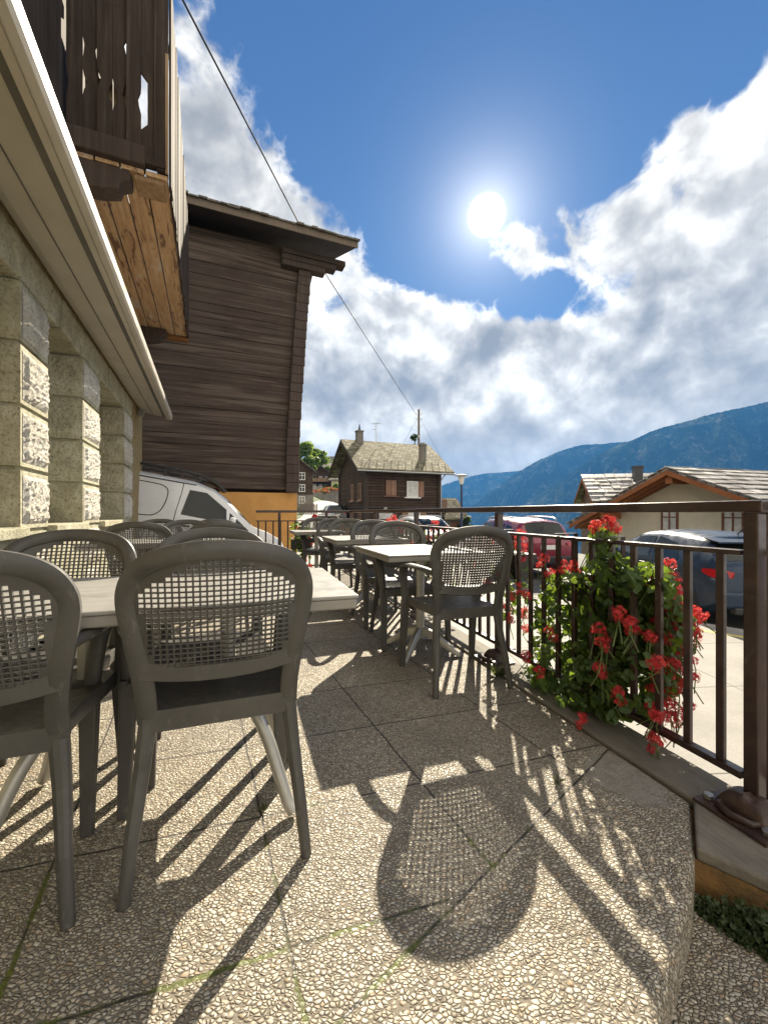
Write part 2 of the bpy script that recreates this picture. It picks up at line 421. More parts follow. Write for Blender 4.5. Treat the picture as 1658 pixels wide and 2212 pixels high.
def kerbstone():
    m, nt, p = newmat('KerbConcrete')
    co = nt.coord()
    a = nt.mapping(co, rot=(0, 0, rad(-17.4)))
    st = nt.noise(nt.mapping(a, scale=(30, 4, 30)), 2.0, 6, 0.7)
    f = nt.noise(co, 2.2, 6, 0.65)
    c = nt.ramp(f, [(0.25, (0.12, 0.105, 0.085)), (0.6, (0.23, 0.21, 0.175)), (0.8, (0.30, 0.28, 0.24))])
    c = nt.mix(nt.smooth(st, 0.42, 0.7, 0, 0.6), c, (0.10, 0.088, 0.07))
    nt.put(p.inputs['Base Color'], c); p.inputs['Roughness'].default_value = 0.85
    nt.put(p.inputs['Normal'], nt.bump(nt.math('ADD', st, nt.noise(co, 130, 5, 0.7)), 0.6, 0.005))
    return m
M['kerbstone'] = kerbstone()
M['ochre'] = simple('OchreRender', (0.26, 0.14, 0.045), 0.9, var=0.55, scale=9, bump=0.9, bscale=70, bdist=0.008, alt=(0.10, 0.07, 0.035))
M['asphalt'] = simple('Asphalt', (0.085, 0.083, 0.08), 0.85, var=0.3, scale=1.5, bump=0.5, bscale=200, bdist=0.004)
M['road'] = simple('PaleRoad', (0.30, 0.285, 0.265), 0.85, var=0.2, scale=0.5, bump=0.3, bscale=80, bdist=0.006)
M['yellow_line'] = simple('YellowRoadPaint', (0.55, 0.42, 0.05), 0.7, var=0.5, scale=14, alt=(0.35, 0.30, 0.2))

def stone(name, c_lo, c_mid, c_hi, bdist=0.012, scale=1.0):
    m, nt, p = newmat(name)
    co = nt.coord()
    f = nt.noise(co, 5 * scale, 7, 0.68); pit = nt.noise(co, 38 * scale, 5, 0.7); big = nt.noise(co, 0.9, 4)
    c = nt.ramp(f, [(0.28, c_lo), (0.5, c_mid), (0.75, c_hi)])
    c = nt.mix(nt.smooth(pit, 0.52, 0.66, 0, 0.65), c, mul(c_lo, 0.4))
    c = nt.mix(nt.smooth(big, 0.4, 0.7, 0, 0.35), c, (0.26, 0.20, 0.11))
    nt.put(p.inputs['Base Color'], c); p.inputs['Roughness'].default_value = 0.9
    nt.put(p.inputs['Normal'], nt.bump(nt.math('SUBTRACT', f, nt.math('MULTIPLY', pit, 1.5)), 1.0, bdist))
    return m
M['stone'] = stone('GreyGreenStone', (0.24, 0.225, 0.155), (0.42, 0.40, 0.285), (0.58, 0.55, 0.43))
M['boss'] = stone('RoughStoneFace', (0.38, 0.35, 0.29), (0.62, 0.585, 0.51), (0.74, 0.71, 0.64), 0.02)
M['roughcast'] = stone('YellowRoughcast', (0.24, 0.17, 0.07), (0.36, 0.27, 0.12), (0.46, 0.37, 0.2), 0.015, 2.0)
M['oldstone'] = stone('FieldStone', (0.09, 0.085, 0.075), (0.17, 0.16, 0.14), (0.27, 0.25, 0.22), 0.05, 0.5)
M['awning'] = simple('AwningShell', (0.42, 0.385, 0.33), 0.42, var=0.1, scale=2.5, bump=0.1, bscale=90, bdist=0.001)
M['awning_dark'] = simple('AwningSeam', (0.10, 0.095, 0.08), 0.6, var=0.2)
M['orange_plaster'] = simple('OrangePlaster', (0.50, 0.26, 0.075), 0.85, var=0.12, scale=3, bump=0.4, bscale=120, bdist=0.004)
M['cream_plaster'] = simple('CreamPlaster', (0.60, 0.54, 0.42), 0.85, var=0.1, scale=2, bump=0.4, bscale=60, bdist=0.01)
M['grey_plaster'] = simple('GreyPlaster', (0.34, 0.32, 0.28), 0.85, var=0.2, scale=1)

def wood(name, dark, mid, light, axis='x', pitch=0.2, gap=0.012, rough=0.75, grain=1.0, gapdepth=1.0, worn=None):
    "timber boards or logs: the grain runs along axis, joints every pitch across it"
    m, nt, p = newmat(name)
    co = nt.coord(); xs = nt.sep(co)
    st = {'x': (0.35, 9, 9), 'y': (9, 0.35, 9), 'z': (9, 9, 0.35)}[axis]
    g = nt.noise(nt.mapping(co, scale=st), 2.2 * grain, 8, 0.68, 0.4)
    f = nt.noise(co, 1.3 * grain, 5, 0.6)
    c = nt.ramp(g, [(0.25, dark), (0.5, mid), (0.78, light)])
    c = nt.mix(nt.smooth(f, 0.35, 0.7, 0, 0.55), c, dark)
    if worn:
        c = nt.mix(nt.smooth(nt.noise(nt.mapping(co, scale=st), 0.9, 6, 0.65, 1.0), 0.48, 0.62, 0, 0.9), c, worn)
        big = nt.noise(co, 0.55, 6, 0.65)
        c = nt.mix(nt.smooth(big, 0.42, 0.66, 0, 0.6), c, mul(worn, 0.55))
    q = {'x': xs[2], 'y': xs[0], 'z': xs[0]}[axis]
    q = nt.math('ADD', q, nt.math('MULTIPLY', nt.noise(nt.mapping(co, scale=(0.4, 0.4, 0.4)), 1.0, 2), pitch * 0.25))
    z = nt.math('DIVIDE', q, pitch); fr = nt.math('SUBTRACT', z, nt.math('ROUND', z))
    d = nt.math('MULTIPLY', nt.math('ABSOLUTE', fr), pitch)
    jm = nt.math('SUBTRACT', 1.0, nt.smooth(d, gap * 0.4, gap))
    row = nt.new('ShaderNodeTexWhiteNoise', noise_dimensions='1D'); nt.put(row.inputs['W'], nt.math('ROUND', nt.math('ADD', z, 0.5)))
    c = nt.mix(nt.math('MULTIPLY', row.outputs[0], 0.45), c, mul(dark, 0.8))
    c = nt.mix(nt.math('MULTIPLY', jm, 0.9), c, mul(dark, 0.25))
    nt.put(p.inputs['Base Color'], c); p.inputs['Roughness'].default_value = rough; p.inputs['Specular IOR Level'].default_value = 0.12
    h = nt.math('SUBTRACT', nt.math('MULTIPLY', g, 0.5), nt.math('MULTIPLY', jm, gapdepth))
    nt.put(p.inputs['Normal'], nt.bump(h, 0.7, 0.015))
    return m
M['barn_wood'] = wood('BarnTimber', (0.038, 0.027, 0.023), (0.074, 0.054, 0.046), (0.135, 0.106, 0.090), 'x', 3.0, 0.0001, worn=(0.16, 0.125, 0.105))
M['barn_plain'] = wood('BarnBeam', (0.042, 0.031, 0.027), (0.075, 0.057, 0.049), (0.12, 0.095, 0.082), 'z', 5.0, 0.0001)
M['old_plank'] = wood('DarkPlank', (0.024, 0.017, 0.014), (0.055, 0.041, 0.034), (0.11, 0.085, 0.07), 'z', 3.0, 0.0001)
M['soffit'] = soffit_boards()
M['new_plank'] = wood('GoldenPlank', (0.16, 0.07, 0.028), (0.30, 0.15, 0.06), (0.42, 0.25, 0.11), 'x', 3.0, 0.0001)
M['raw_plank'] = wood('SplitTimber', (0.18, 0.11, 0.06), (0.34, 0.23, 0.14), (0.48, 0.36, 0.24), 'z', 3.0, 0.0001)
M['chalet_wood'] = wood('ChaletLogs', (0.040, 0.026, 0.020), (0.08, 0.055, 0.043), (0.15, 0.115, 0.09), 'x', 0.2, 0.02)
M['rafter'] = wood('RafterWood', (0.24, 0.08, 0.03), (0.42, 0.17, 0.07), (0.55, 0.27, 0.13), 'x', 3.0, 0.0001)
M['shutter'] = wood('ShutterWood', (0.22, 0.12, 0.08), (0.36, 0.22, 0.16), (0.46, 0.31, 0.23), 'z', 0.12, 0.012)
M['brown_frame'] = simple('BrownFrame', (0.16, 0.07, 0.04), 0.55, var=0.25)
M['window_glass'] = simple('WindowGlass', (0.035, 0.04, 0.045), 0.06, var=0.4, spec=0.7)
M['curtain'] = simple('WindowCurtain', (0.55, 0.55, 0.53), 0.7, var=0.3, scale=3)

def rooftile(name, lo, mid, hi, row, colw, bdist=0.05, rough=0.9, spec=0.15):
    m, nt, p = newmat(name)
    co = nt.coord(); xs = nt.sep(co)
    q = nt.math('DIVIDE', xs[1], row); fr = nt.math('FRACT', q)
    rowid = nt.math('FLOOR', q)
    shift = nt.math('MULTIPLY', nt.math('MODULO', rowid, 2.0), 0.5)
    cx = nt.math('ADD', nt.math('DIVIDE', xs[0], colw), shift)
    cid = nt.math('FLOOR', cx)
    wn = nt.new('ShaderNodeTexWhiteNoise', noise_dimensions='2D'); nt.put(wn.inputs['Vector'], nt.comb(rowid, cid, 0.0))
    c = nt.ramp(wn.outputs[0], [(0.0, lo), (0.5, mid), (1.0, hi)])
    c = nt.mix(nt.smooth(nt.noise(co, 3.0, 6, 0.65), 0.4, 0.7, 0, 0.5), c, lo)
    dark = nt.math('SUBTRACT', 1.0, nt.smooth(fr, 0.04, 0.26))
    vx = nt.math('ABSOLUTE', nt.math('SUBTRACT', nt.math('FRACT', cx), 0.5))
    gapx = nt.smooth(vx, 0.46, 0.49)
    c = nt.mix(nt.math('MAXIMUM', nt.math('MULTIPLY', dark, 0.8), nt.math('MULTIPLY', gapx, 0.8)), c, mul(lo, 0.2))
    nt.put(p.inputs['Base Color'], c); p.inputs['Roughness'].default_value = rough; p.inputs['Specular IOR Level'].default_value = spec
    nt.put(p.inputs['Normal'], nt.bump(nt.math('SUBTRACT', nt.math('ADD', nt.math('SUBTRACT', 1.0, fr), nt.math('MULTIPLY', wn.outputs[0], 0.3)), gapx), 0.8, bdist))
    return m
M['tile'] = rooftile('MossyTiles', (0.09, 0.08, 0.05), (0.17, 0.155, 0.10), (0.27, 0.25, 0.175), 0.24, 0.34)
M['stone_slab'] = rooftile('StoneRoofSlabs', (0.14, 0.125, 0.11), (0.30, 0.28, 0.255), (0.46, 0.44, 0.42), 0.34, 0.62, 0.06, 0.5, 0.5)
M['tile_grey'] = rooftile('GreyRoof', (0.12, 0.11, 0.095), (0.22, 0.205, 0.18), (0.32, 0.30, 0.27), 0.35, 0.5)
M['shingle'] = simple('RoofShingle', (0.14, 0.125, 0.105), 0.85, var=0.5, scale=6, bump=0.8, bscale=20, bdist=0.02)

def meadow():
    m, nt, p = newmat('HillGrass')
    co = nt.coord()
    f = nt.noise(co, 0.08, 8, 0.7); g = nt.noise(co, 0.9, 5, 0.7)
    c = nt.ramp(f, [(0.3, (0.035, 0.06, 0.02)), (0.55, (0.07, 0.10, 0.03)), (0.75, (0.13, 0.14, 0.05))])
    c = nt.mix(nt.smooth(g, 0.4, 0.7, 0, 0.5), c, (0.03, 0.045, 0.015))
    nt.put(p.inputs['Base Color'], c); p.inputs['Roughness'].default_value = 0.95
    return m
M['meadow'] = meadow()
def forest():
    m, nt, p = newmat('ForestSlope')
    co = nt.coord()
    f = nt.noise(co, 0.006, 9, 0.72); tr = nt.noise(co, 0.07, 6, 0.8)
    rock = nt.noise(nt.mapping(co, scale=(1, 1, 0.2)), 0.014, 9, 0.75, 0.6)
    c = nt.ramp(f, [(0.3, (0.010, 0.020, 0.010)), (0.5, (0.028, 0.045, 0.02)), (0.62, (0.10, 0.12, 0.05)), (0.75, (0.15, 0.15, 0.08))])
    c = nt.mix(nt.smooth(rock, 0.53, 0.64, 0, 0.85), c, (0.26, 0.24, 0.19))
    c = nt.mix(nt.smooth(tr, 0.42, 0.60, 0, 0.75), c, (0.006, 0.011, 0.006))
    nt.put(p.inputs['Base Color'], c); p.inputs['Roughness'].default_value = 1.0; p.inputs['Specular IOR Level'].default_value = 0.0
    nt.put(p.inputs['Normal'], nt.bump(nt.math('ADD', tr, nt.math('MULTIPLY', rock, 1.5)), 1.0, 26.0))
    return m
M['forest'] = forest()
# ------------------------------------------------------------------ camera, sun, sky
sc = bpy.context.scene
cam = bpy.data.cameras.new('Camera'); camo = bpy.data.objects.new('Camera', cam); C.objects.link(camo)
camo.location = (0, 0, 1.0); camo.rotation_euler = (PI / 2, 0, 0)
cam.sensor_width = 36; cam.sensor_fit = 'AUTO'; cam.lens = 36 * F / 2211; cam.clip_start = 0.05; cam.clip_end = 30000
cam.shift_y = 1.5 / 2211
sc.camera = camo
SUN = Vector((0.2483, 1.0, 0.7213)).normalized()
SUN_EL = math.asin(SUN.z); SUN_AZ = math.atan2(SUN.x, SUN.y)
sl = bpy.data.lights.new('Sun', 'SUN'); so = bpy.data.objects.new('Sun', sl); C.objects.link(so)
sl.energy = 5.0; sl.angle = rad(0.5); sl.color = (1.0, 0.89, 0.70)
so.rotation_euler = (-SUN).to_track_quat('-Z', 'Y').to_euler()
sc.view_settings.view_transform = 'Standard'; sc.view_settings.look = 'None'
sc.view_settings.exposure = 1.5; sc.view_settings.gamma = 1.0; sc.view_settings.use_curve_mapping = False
sc.cycles.use_denoising = True
sc.cycles.max_bounces = 8; sc.cycles.diffuse_bounces = 4; sc.cycles.volume_bounces = 0; sc.cycles.transparent_max_bounces = 8
sc.cycles.sample_clamp_indirect = 6.0

def sky():
    w = bpy.data.worlds.new('World'); sc.world = w; w.use_nodes = True
    nt = NT(w.node_tree); bg = nt.n['Background']; out = nt.n['World Output']
    st = nt.new('ShaderNodeTexSky', sky_type='NISHITA'); st.sun_disc = False
    st.sun_elevation = SUN_EL; st.sun_rotation = SUN_AZ; st.altitude = 1300; st.air_density = 1.0; st.dust_density = 0.3; st.ozone_density = 3.0
    d = nt.coord('Generated'); xs = nt.sep(d)
    az = nt.math('MULTIPLY', nt.math('ARCTAN2', xs[0], xs[1]), 180 / PI)
    el = nt.math('MULTIPLY', nt.math('ARCSINE', xs[2]), 180 / PI)
    def aeld(px, py):
        a = math.atan2(px - 829, F); e = math.atan2(1107 - py, F / math.cos(a)); return math.degrees(a), math.degrees(e)
    # cloud banks: centre and reach in degrees of azimuth / elevation, tilt, weight
    def blob(a0, e0, ra, re, amp, tilt=0.0):
        da = nt.math('SUBTRACT', az, a0); de = nt.math('SUBTRACT', el, e0)
        c, s_ = math.cos(rad(tilt)), math.sin(rad(tilt))
        u = nt.math('DIVIDE', nt.math('ADD', nt.math('MULTIPLY', da, c), nt.math('MULTIPLY', de, s_)), ra)
        v = nt.math('DIVIDE', nt.math('SUBTRACT', nt.math('MULTIPLY', de, c), nt.math('MULTIPLY', da, s_)), re)
        q = nt.math('ADD', nt.math('MULTIPLY', u, u), nt.math('MULTIPLY', v, v))
        return nt.math('MULTIPLY', nt.math('EXPONENT', nt.math('MULTIPLY', q, -1.0)), amp)
    acc = None
    for b in CLOUDS:
        px, py, ra, re, amp, tilt = b
        a0, e0 = aeld(px, py)
        x = blob(a0, e0, ra, re, amp, tilt)
        acc = x if acc is None else nt.math('ADD', acc, x)
    def billow(v, sc_, det, ro, di):
        n = nt.new('ShaderNodeTexNoise'); nt.put(n.inputs['Vector'], v); n.inputs['Scale'].default_value = sc_
        n.inputs['Detail'].default_value = det; n.inputs['Roughness'].default_value = ro; n.inputs['Distortion'].default_value = di
        return n.outputs[0]
    def height(v, db=9, dp=7):
        big = billow(v, 5.0, db, 0.56, 0.25)
        puff = nt.math('ABSOLUTE', nt.math('SUBTRACT', billow(v, 9.5, dp, 0.55, 0.3), 0.5))
        return nt.math('ADD', nt.math('MULTIPLY', nt.math('SUBTRACT', big, 0.5), 2.1), nt.math('MULTIPLY', nt.math('SUBTRACT', 0.09, puff), 3.4))
    h0 = height(d)
    dens = nt.math('ADD', acc, h0)
    back = nt.smooth(xs[1], 0.35, -0.25)                 # bright cloud added behind the camera, out of view, to lift the shade
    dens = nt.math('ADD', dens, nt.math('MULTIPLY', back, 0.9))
    sd = nt.vmath('DOT_PRODUCT', d, tuple(SUN))
    near = nt.smooth(sd, 0.80, 1.0)
    cover = nt.math('MULTIPLY', nt.smooth(dens, 0.36, 0.98), 0.97)
    # light in the cloud: rims towards the sun white, thick undersides grey
    toward = nt.vmath('ADD', d, (SUN.x * 0.06, 0.0, 0.075))
    g0 = billow(d, 6.5, 4, 0.5, 0.25); g1 = billow(toward, 6.5, 4, 0.5, 0.25)
    h1 = height(nt.vmath('ADD', d, (SUN.x * 0.03, 0.0, 0.036)), 6, 4); hs = height(d, 6, 4)
    slope = nt.math('ADD', nt.math('ADD', nt.math('MULTIPLY', nt.math('SUBTRACT', g0, g1), 1.9), nt.math('MULTIPLY', nt.math('SUBTRACT', hs, h1), 0.36)), nt.math('MULTIPLY', nt.math('SUBTRACT', h0, hs), 0.35))
    thick = nt.smooth(dens, 0.65, 1.9)
    lit = nt.math('ADD', nt.math('ADD', 0.60, slope), nt.math('SUBTRACT', nt.math('MULTIPLY', near, 0.16), nt.math('MULTIPLY', thick, 0.16)))
    ccol = nt.ramp(lit, [(0.06, (0.33, 0.34, 0.35)), (0.30, (0.48, 0.475, 0.465)), (0.55, (0.72, 0.70, 0.66)), (0.80, (1.10, 1.07, 1.0)), (1.0, (1.5, 1.47, 1.4))])
    low = nt.smooth(el, 2.0, 22.0)
    ccol = nt.mix(nt.math('MULTIPLY', nt.math('SUBTRACT', 1.0, low), 0.5), ccol, (0.80, 0.68, 0.48))
    ccol = nt.mix(back, ccol, BACK_FILL_COL)
    skyc = nt.mix(1.0, st.outputs[0], SKY_TINT, 'MULTIPLY')
    skyc = nt.vmath('SCALE', skyc, scale=SKY_K)
    deep = nt.mix(0.6, skyc, nt.mix(nt.smooth(el, 15, 55), (0.12, 0.235, 0.42), (0.062, 0.145, 0.345)))
    col = nt.mix(cover, deep, ccol)
    col = nt.vmath('SCALE', col, scale=CLOUD_K)
    # the sun's glare in thin high cloud
    ang = nt.math('MULTIPLY', nt.math('ARCCOSINE', nt.math('MINIMUM', sd, 0.9999999)), 180 / PI)
    core = nt.math('MULTIPLY', nt.math('SUBTRACT', 1.0, nt.smooth(ang, 0.3, 2.2)), 4.0)
    halo = nt.math('MULTIPLY', nt.math('EXPONENT', nt.math('MULTIPLY', ang, -0.33)), 0.55)
    glow = nt.math('ADD', core, halo)
    col = nt.vmath('ADD', col, nt.vmath('SCALE', nt.comb(1.0, 0.95, 0.84), scale=glow))
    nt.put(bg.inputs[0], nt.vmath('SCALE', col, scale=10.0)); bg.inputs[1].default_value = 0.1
SKY_TINT = (0.62, 0.86, 1.12, 1); SKY_K = 0.11; CLOUD_K = 0.39; BACK_FILL_COL = (1.75, 1.60, 1.34, 1)
CLOUDS = [ # surveyed at sketch positions: px, py, reach az, reach el (deg), weight, tilt
    (400, 400, 14, 11, 1.2, -28), (590, 490, 12, 7.5, 1.1, -30), (760, 545, 5, 3, 0.45, -30),
    (700, 720, 9, 5, 0.5, 0), (880, 690, 9, 5, 0.75, -16), (1050, 780, 14, 6, 1.0, -12), (1150, 880, 26, 8, 1.15, -4), (780, 900, 20, 9, 1.0, 0), (900, 1040, 70, 9, 1.6, 0),
    (1580, 480, 15, 11, 1.05, 24), (1350, 490, 13, 6.5, 0.85, 14), (1130, 500, 6, 3.5, 0.6, 10), (1650, 660, 18, 9, 0.9, 0), (1500, 820, 24, 8, 1.0, 0),
    (690, 255, 1.9, 1.5, 0.95, -35), (460, 120, 5, 2.5, 0.35, -30), (1480, 275, 2.2, 1.2, 0.7, 20), (1630, 200, 4, 1.2, 0.7, 25),
    (1210, 650, 11, 3.0, -1.15, -4), (720, 690, 3.5, 3.5, -0.5, 0), (1050, 160, 34, 15, -1.0, 0), (900, 480, 6, 6, -0.8, 0), (720, 310, 3, 2.5, -0.6, -30), (690, 890, 4, 4, -0.4, 0), (940, 590, 9, 2.4, -0.9, -10),
]
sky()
# ------------------------------------------------------------------ frames of the place
TH = rad(17.4)
U = Vector((-math.sin(TH), math.cos(TH), 0)); V = Vector((math.cos(TH), math.sin(TH), 0))     # along / across the railing
BH = rad(23.07)
A = Vector((-math.sin(BH), math.cos(BH), 0)); N = Vector((math.cos(BH), math.sin(BH), 0))     # along / out of the stone house
Z3 = Vector((0, 0, 1))
def uv(u, v, z=0.0): return U * u + V * v + Z3 * z
def an(a, n, z=0.0): return A * a + N * n + Z3 * z
STREET = -0.85

# terrace: pebble slabs on a raised plinth, a lower step at the near right
RU0, RU1 = 0.9, 7.05
KIN, KOUT = 1.442, 1.66
corner = Vector((0.915, 1.214, 0))
kin0 = uv(RU0 + .145, KIN)
edge = [Vector((kin0.x, kin0.y, 0)), Vector((0.915, 1.214, 0)), Vector((0.80, 1.075, 0)), Vector((0.67, 0.945, 0)), Vector((0.575, 0.85, 0)), Vector((0.515, 0.77, 0)), Vector((0.47, 0.66, 0)), Vector((0.40, 0.45, 0)), Vector((0.30, 0.1, 0)), Vector((0.15, -0.5, 0)), Vector((-0.1, -2.0, 0))]
poly = [an(-3.0, -1.15), ] + list(reversed(edge)) + [uv(RU1 + 0.12, KIN)]
cu = U.dot(corner)
far_l = an(9.6, -1.15)
far_r = uv(RU1 + 0.12, KIN)
mb = MB()
ring = [Vector((p.x, p.y, 0)) for p in [an(-2.0, -1.15)] + list(reversed(edge))] + [Vector((far_r.x, far_r.y, 0)), Vector((-2.35, 6.85, 0)), Vector((far_l.x, far_l.y, 0))]
n = len(ring)
top = [p for p in ring]
inner = []
# rounded lip: three rings
def inset(ps, d, z):
    c = Vector((-0.8, 2.8, 0)); out = []
    for i, p in enumerate(ps):
        a = ps[i - 1]; b = ps[(i + 1) % len(ps)]
        t = ((p - a).normalized() + (b - p).normalized()).normalized()
        nn = Vector((-t.y, t.x, 0))
        if (c - p).dot(nn) < 0: nn = -nn
        q = p + nn * d; out.append(Vector((q.x, q.y, z)))
    return out
rings = [inset(ring, 0.028, 0.0), inset(ring, 0.010, -0.006), inset(ring, 0.001, -0.022), [Vector((p.x, p.y, -0.125)) for p in ring]]
vs = [v for r in rings for v in r]; fs = [tuple(range(n))]
for k in range(len(rings) - 1):
    for i in range(n):
        j = (i + 1) % n
        fs.append((k * n + i, k * n + j, (k + 1) * n + j, (k + 1) * n + i))
mb.add(vs, fs)
tag(mb.build('terrace_floor', M['pebble'], smooth=50), kind='structure')
# plinth under it
mb = MB(); mb.prism([(p.x, p.y) for p in inset(ring, 0.03, 0)], lambda p: Vector((p[0], p[1], -0.126)), lambda p: Vector((p[0], p[1], -1.3)))
tag(mb.build('terrace_plinth', M['ochre']), kind='structure')

# kerb: flush concrete coping below the railing, ends in an oblique face over the step
kend0 = Vector((0.921, 1.217, 0)); kend1 = Vector((1.26, 0.905, 0))
def kz(v): return Vector((v.x, v.y, 0))
ko = uv(0.0, KOUT)
# outer line meets the oblique face
d = (kend1 - kend0).normalized()
tt = (KOUT - V.dot(kend0)) / V.dot(d)
kout = kend0 + d * tt
mb = MB()
def seg(p0, p1, p2, p3, z1, z0):
    mb.add([Vector((p.x, p.y, z1)) for p in (p0, p1, p2, p3)] + [Vector((p.x, p.y, z0)) for p in (p0, p1, p2, p3)],
           [(0, 1, 2, 3), (7, 6, 5, 4), (0, 4, 5, 1), (1, 5, 6, 2), (2, 6, 7, 3), (3, 7, 4, 0)])
uk = [None, 2.18, 3.42, 4.66, 5.9, RU1 + 0.12]
# first piece follows the end of the slabs
p5 = [kend0 + uv(0.004, 0.006), kout, uv(uk[1] - .004, KOUT), uv(uk[1] - .004, KIN + .006), kin0 + uv(-0.003, 0.006)]
mb.add([Vector((p.x, p.y, z)) for z in (0.006, -0.032) for p in p5], [(0, 1, 2, 3, 4), (9, 8, 7, 6, 5)] + [(k, (k + 1) % 5, 5 + (k + 1) % 5, 5 + k) for k in range(5)])
prev_i, prev_o = uv(uk[1] + 0.004, KIN + 0.006), uv(uk[1] + 0.004, KOUT)
for k in range(2, 6):
    a_i, a_o = uv(uk[k] - 0.004, KIN + 0.006), uv(uk[k] - 0.004, KOUT)
    seg(prev_i, prev_o, a_o, a_i, 0.006, -0.032)
    prev_i, prev_o = uv(uk[k] + 0.004, KIN + 0.006), uv(uk[k] + 0.004, KOUT)
kerb = tag(mb.build('kerb', M['kerbstone'], bevel=0.008), kind='structure')
mb = MB()
i0 = 0.012
seg(kend0 + uv(0.012, 0.006), kout + uv(0.012, -0.012), uv(RU1 + 0.1, KOUT - 0.012), uv(RU1 + 0.1, KIN + 0.01), -0.033, -1.3)
tag(mb.build('kerb_wall', M['ochre']), kind='structure')

# lower step at the entrance
mb = MB()
st = [edge[-1] + Vector((0.0, 0, 0)), Vector((3.6, -2.0, 0)), Vector((3.9, -0.9, 0)), kout + (kout - kend0) * 0.2 + Vector((1.3, -0.9, 0)), kout + Vector((0.02, -0.02, 0)), Vector((1.5, 1.6, 0)), Vector((0.6, 1.6, 0)), Vector((0.2, 0.9, 0)), Vector((-0.4, 0, 0))]
mb.prism([(p.x, p.y) for p in [Vector((-0.5, -2.0, 0)), Vector((1.9, -2.0, 0)), Vector((1.75, -0.2, 0)), Vector((1.62, 0.62, 0)), kout + uv(0.05, 0.0), uv(1.35, KOUT - 0.03), uv(1.35, 1.2), Vector((0.3, 1.1, 0)), Vector((-0.2, 0.2, 0))]],
         lambda p: Vector((p[0], p[1], -0.13)), lambda p: Vector((p[0], p[1], -1.0)))
tag(mb.build('entrance_step', M['pebble'], bevel=0.0), kind='structure')

# terrain: village plateau, hillside on the left, valley on the right
def terrain_z(x, y):
    z = STREET - 0.03
    left = smooth(3.0, -16.0, x - (-0.02 * (y - 30)))
    z += smooth(14, 115, y) * 8.0 * left
    z += smooth(6, 60, -x - 8 - max(0, 20 - y) * 0.3) * 26 * smooth(20, 90, y)
    z += max(0, y - 115) * 0.03 * smooth(-2, -30, x)
    dr = max(0.0, (x - 8.2) * 0.9 + min(0, (y - 10)) * 0.25)
    dy = max(0.0, y - 44) * smooth(-4, 6, x)
    d = math.hypot(dr, dy)
    z -= min(d * 0.32, 6 + d * 0.26)
    return max(z, -430)
def axis_pts(lo, hi, near, k):
    out = [0.0]; s = near
    while out[-1] < hi: out.append(out[-1] + s); s *= k
    neg = [0.0]; s = near
    while neg[-1] > lo: neg.append(neg[-1] - s); s *= k
    return sorted(set(neg[1:] + out))
xs_ = axis_pts(-900, 2600, 1.3, 1.07); ys_ = axis_pts(-60, 3300, 1.6, 1.06)
mb = MB(); nx = len(xs_); ny = len(ys_)
vs = [(x, y, terrain_z(x, y) + (R.uniform(-1, 1) * 0.01 * math.hypot(x, y) ** 1.0 if math.hypot(x, y) > 60 else 0)) for y in ys_ for x in xs_]
fs = [(j * nx + i, j * nx + i + 1, (j + 1) * nx + i + 1, (j + 1) * nx + i) for j in range(ny - 1) for i in range(nx - 1)]
mb.add(vs, fs)
tag(mb.build('hillside_ground', M['meadow'], smooth=60, fix=False), kind='structure')

# street: asphalt yard, pale climbing road, pavement with a kerb
mb = MB()
yard = [(-9.0, 7.0), (-9.0, 15.0), (-3.0, 19.0), (-1.0, 26), (3, 30.5), (8.0, 30), (9.0, 18), (9.0, 10), (9.0, 2.0), (8.2, -6), (1.7, -6), (1.7, 1.0), (-0.2, 7.2)]
def flat(mb, pts, z, th=None):
    n = len(pts)
    mb.add([Vector((x, y, z)) for x, y in pts], [tuple(range(n))])
flat(mb, yard, STREET)
tag(mb.build('street_asphalt', M['asphalt']), kind='structure')
def road_z(y): return STREET + 0.004 + 0.045 * max(0, y - 15) * smooth(12, 30, y) + 0.0
road_mid = [(-2.6, 9.0), (-2.7, 13), (-3.0, 17), (-3.6, 22), (-4.4, 28), (-5.4, 36), (-6.6, 45), (-8.0, 55), (-9.2, 64), (-9.4, 72), (-7.5, 80), (-4.5, 86)]
road_w = [2.2, 2.3, 2.4, 2.4, 2.5, 2.5, 2.4, 2.2, 2.0, 2.0, 2.0, 2.0]
mb = MB(); vs = []
pts = catmull([(x, y, 0) for x, y in road_mid], 4); ws = [road_w[min(i // 4, len(road_w) - 1)] for i in range(len(pts))]
for i, p in enumerate(pts):
    d = (pts[min(i + 1, len(pts) - 1)] - pts[max(i - 1, 0)]).normalized(); s_ = Vector((d.y, -d.x, 0))
    for k in (-1, -0.5, 0, 0.5, 1):
        q = p + s_ * ws[i] * k
        z = max(road_z(q.y), terrain_z(q.x, q.y) + 0.05)
        vs.append((q.x, q.y, z))
mb.add(vs, [(i * 5 + k, i * 5 + k + 1, (i + 1) * 5 + k + 1, (i + 1) * 5 + k) for i in range(len(pts) - 1) for k in range(4)])
tag(mb.build('village_road', M['road'], smooth=60), kind='structure')
kb = [(-0.2, 11.6), (1.4, 10.6), (2.96, 8.75), (5.0, 6.45), (6.9, 4.3), (8.0, 2.6), (8.2, -3.0)]
mb = MB()
pv = kb + [(1.75, -3.0), (1.75, 0.9), (1.30, 1.95), (-0.6, 8.0)]
mb.prism(pv, lambda p: Vector((p[0], p[1], STREET + 0.10)), lambda p: Vector((p[0], p[1], STREET - 0.2)))
tag(mb.build('pavement', M['pavement']), kind='structure')
mb = MB()
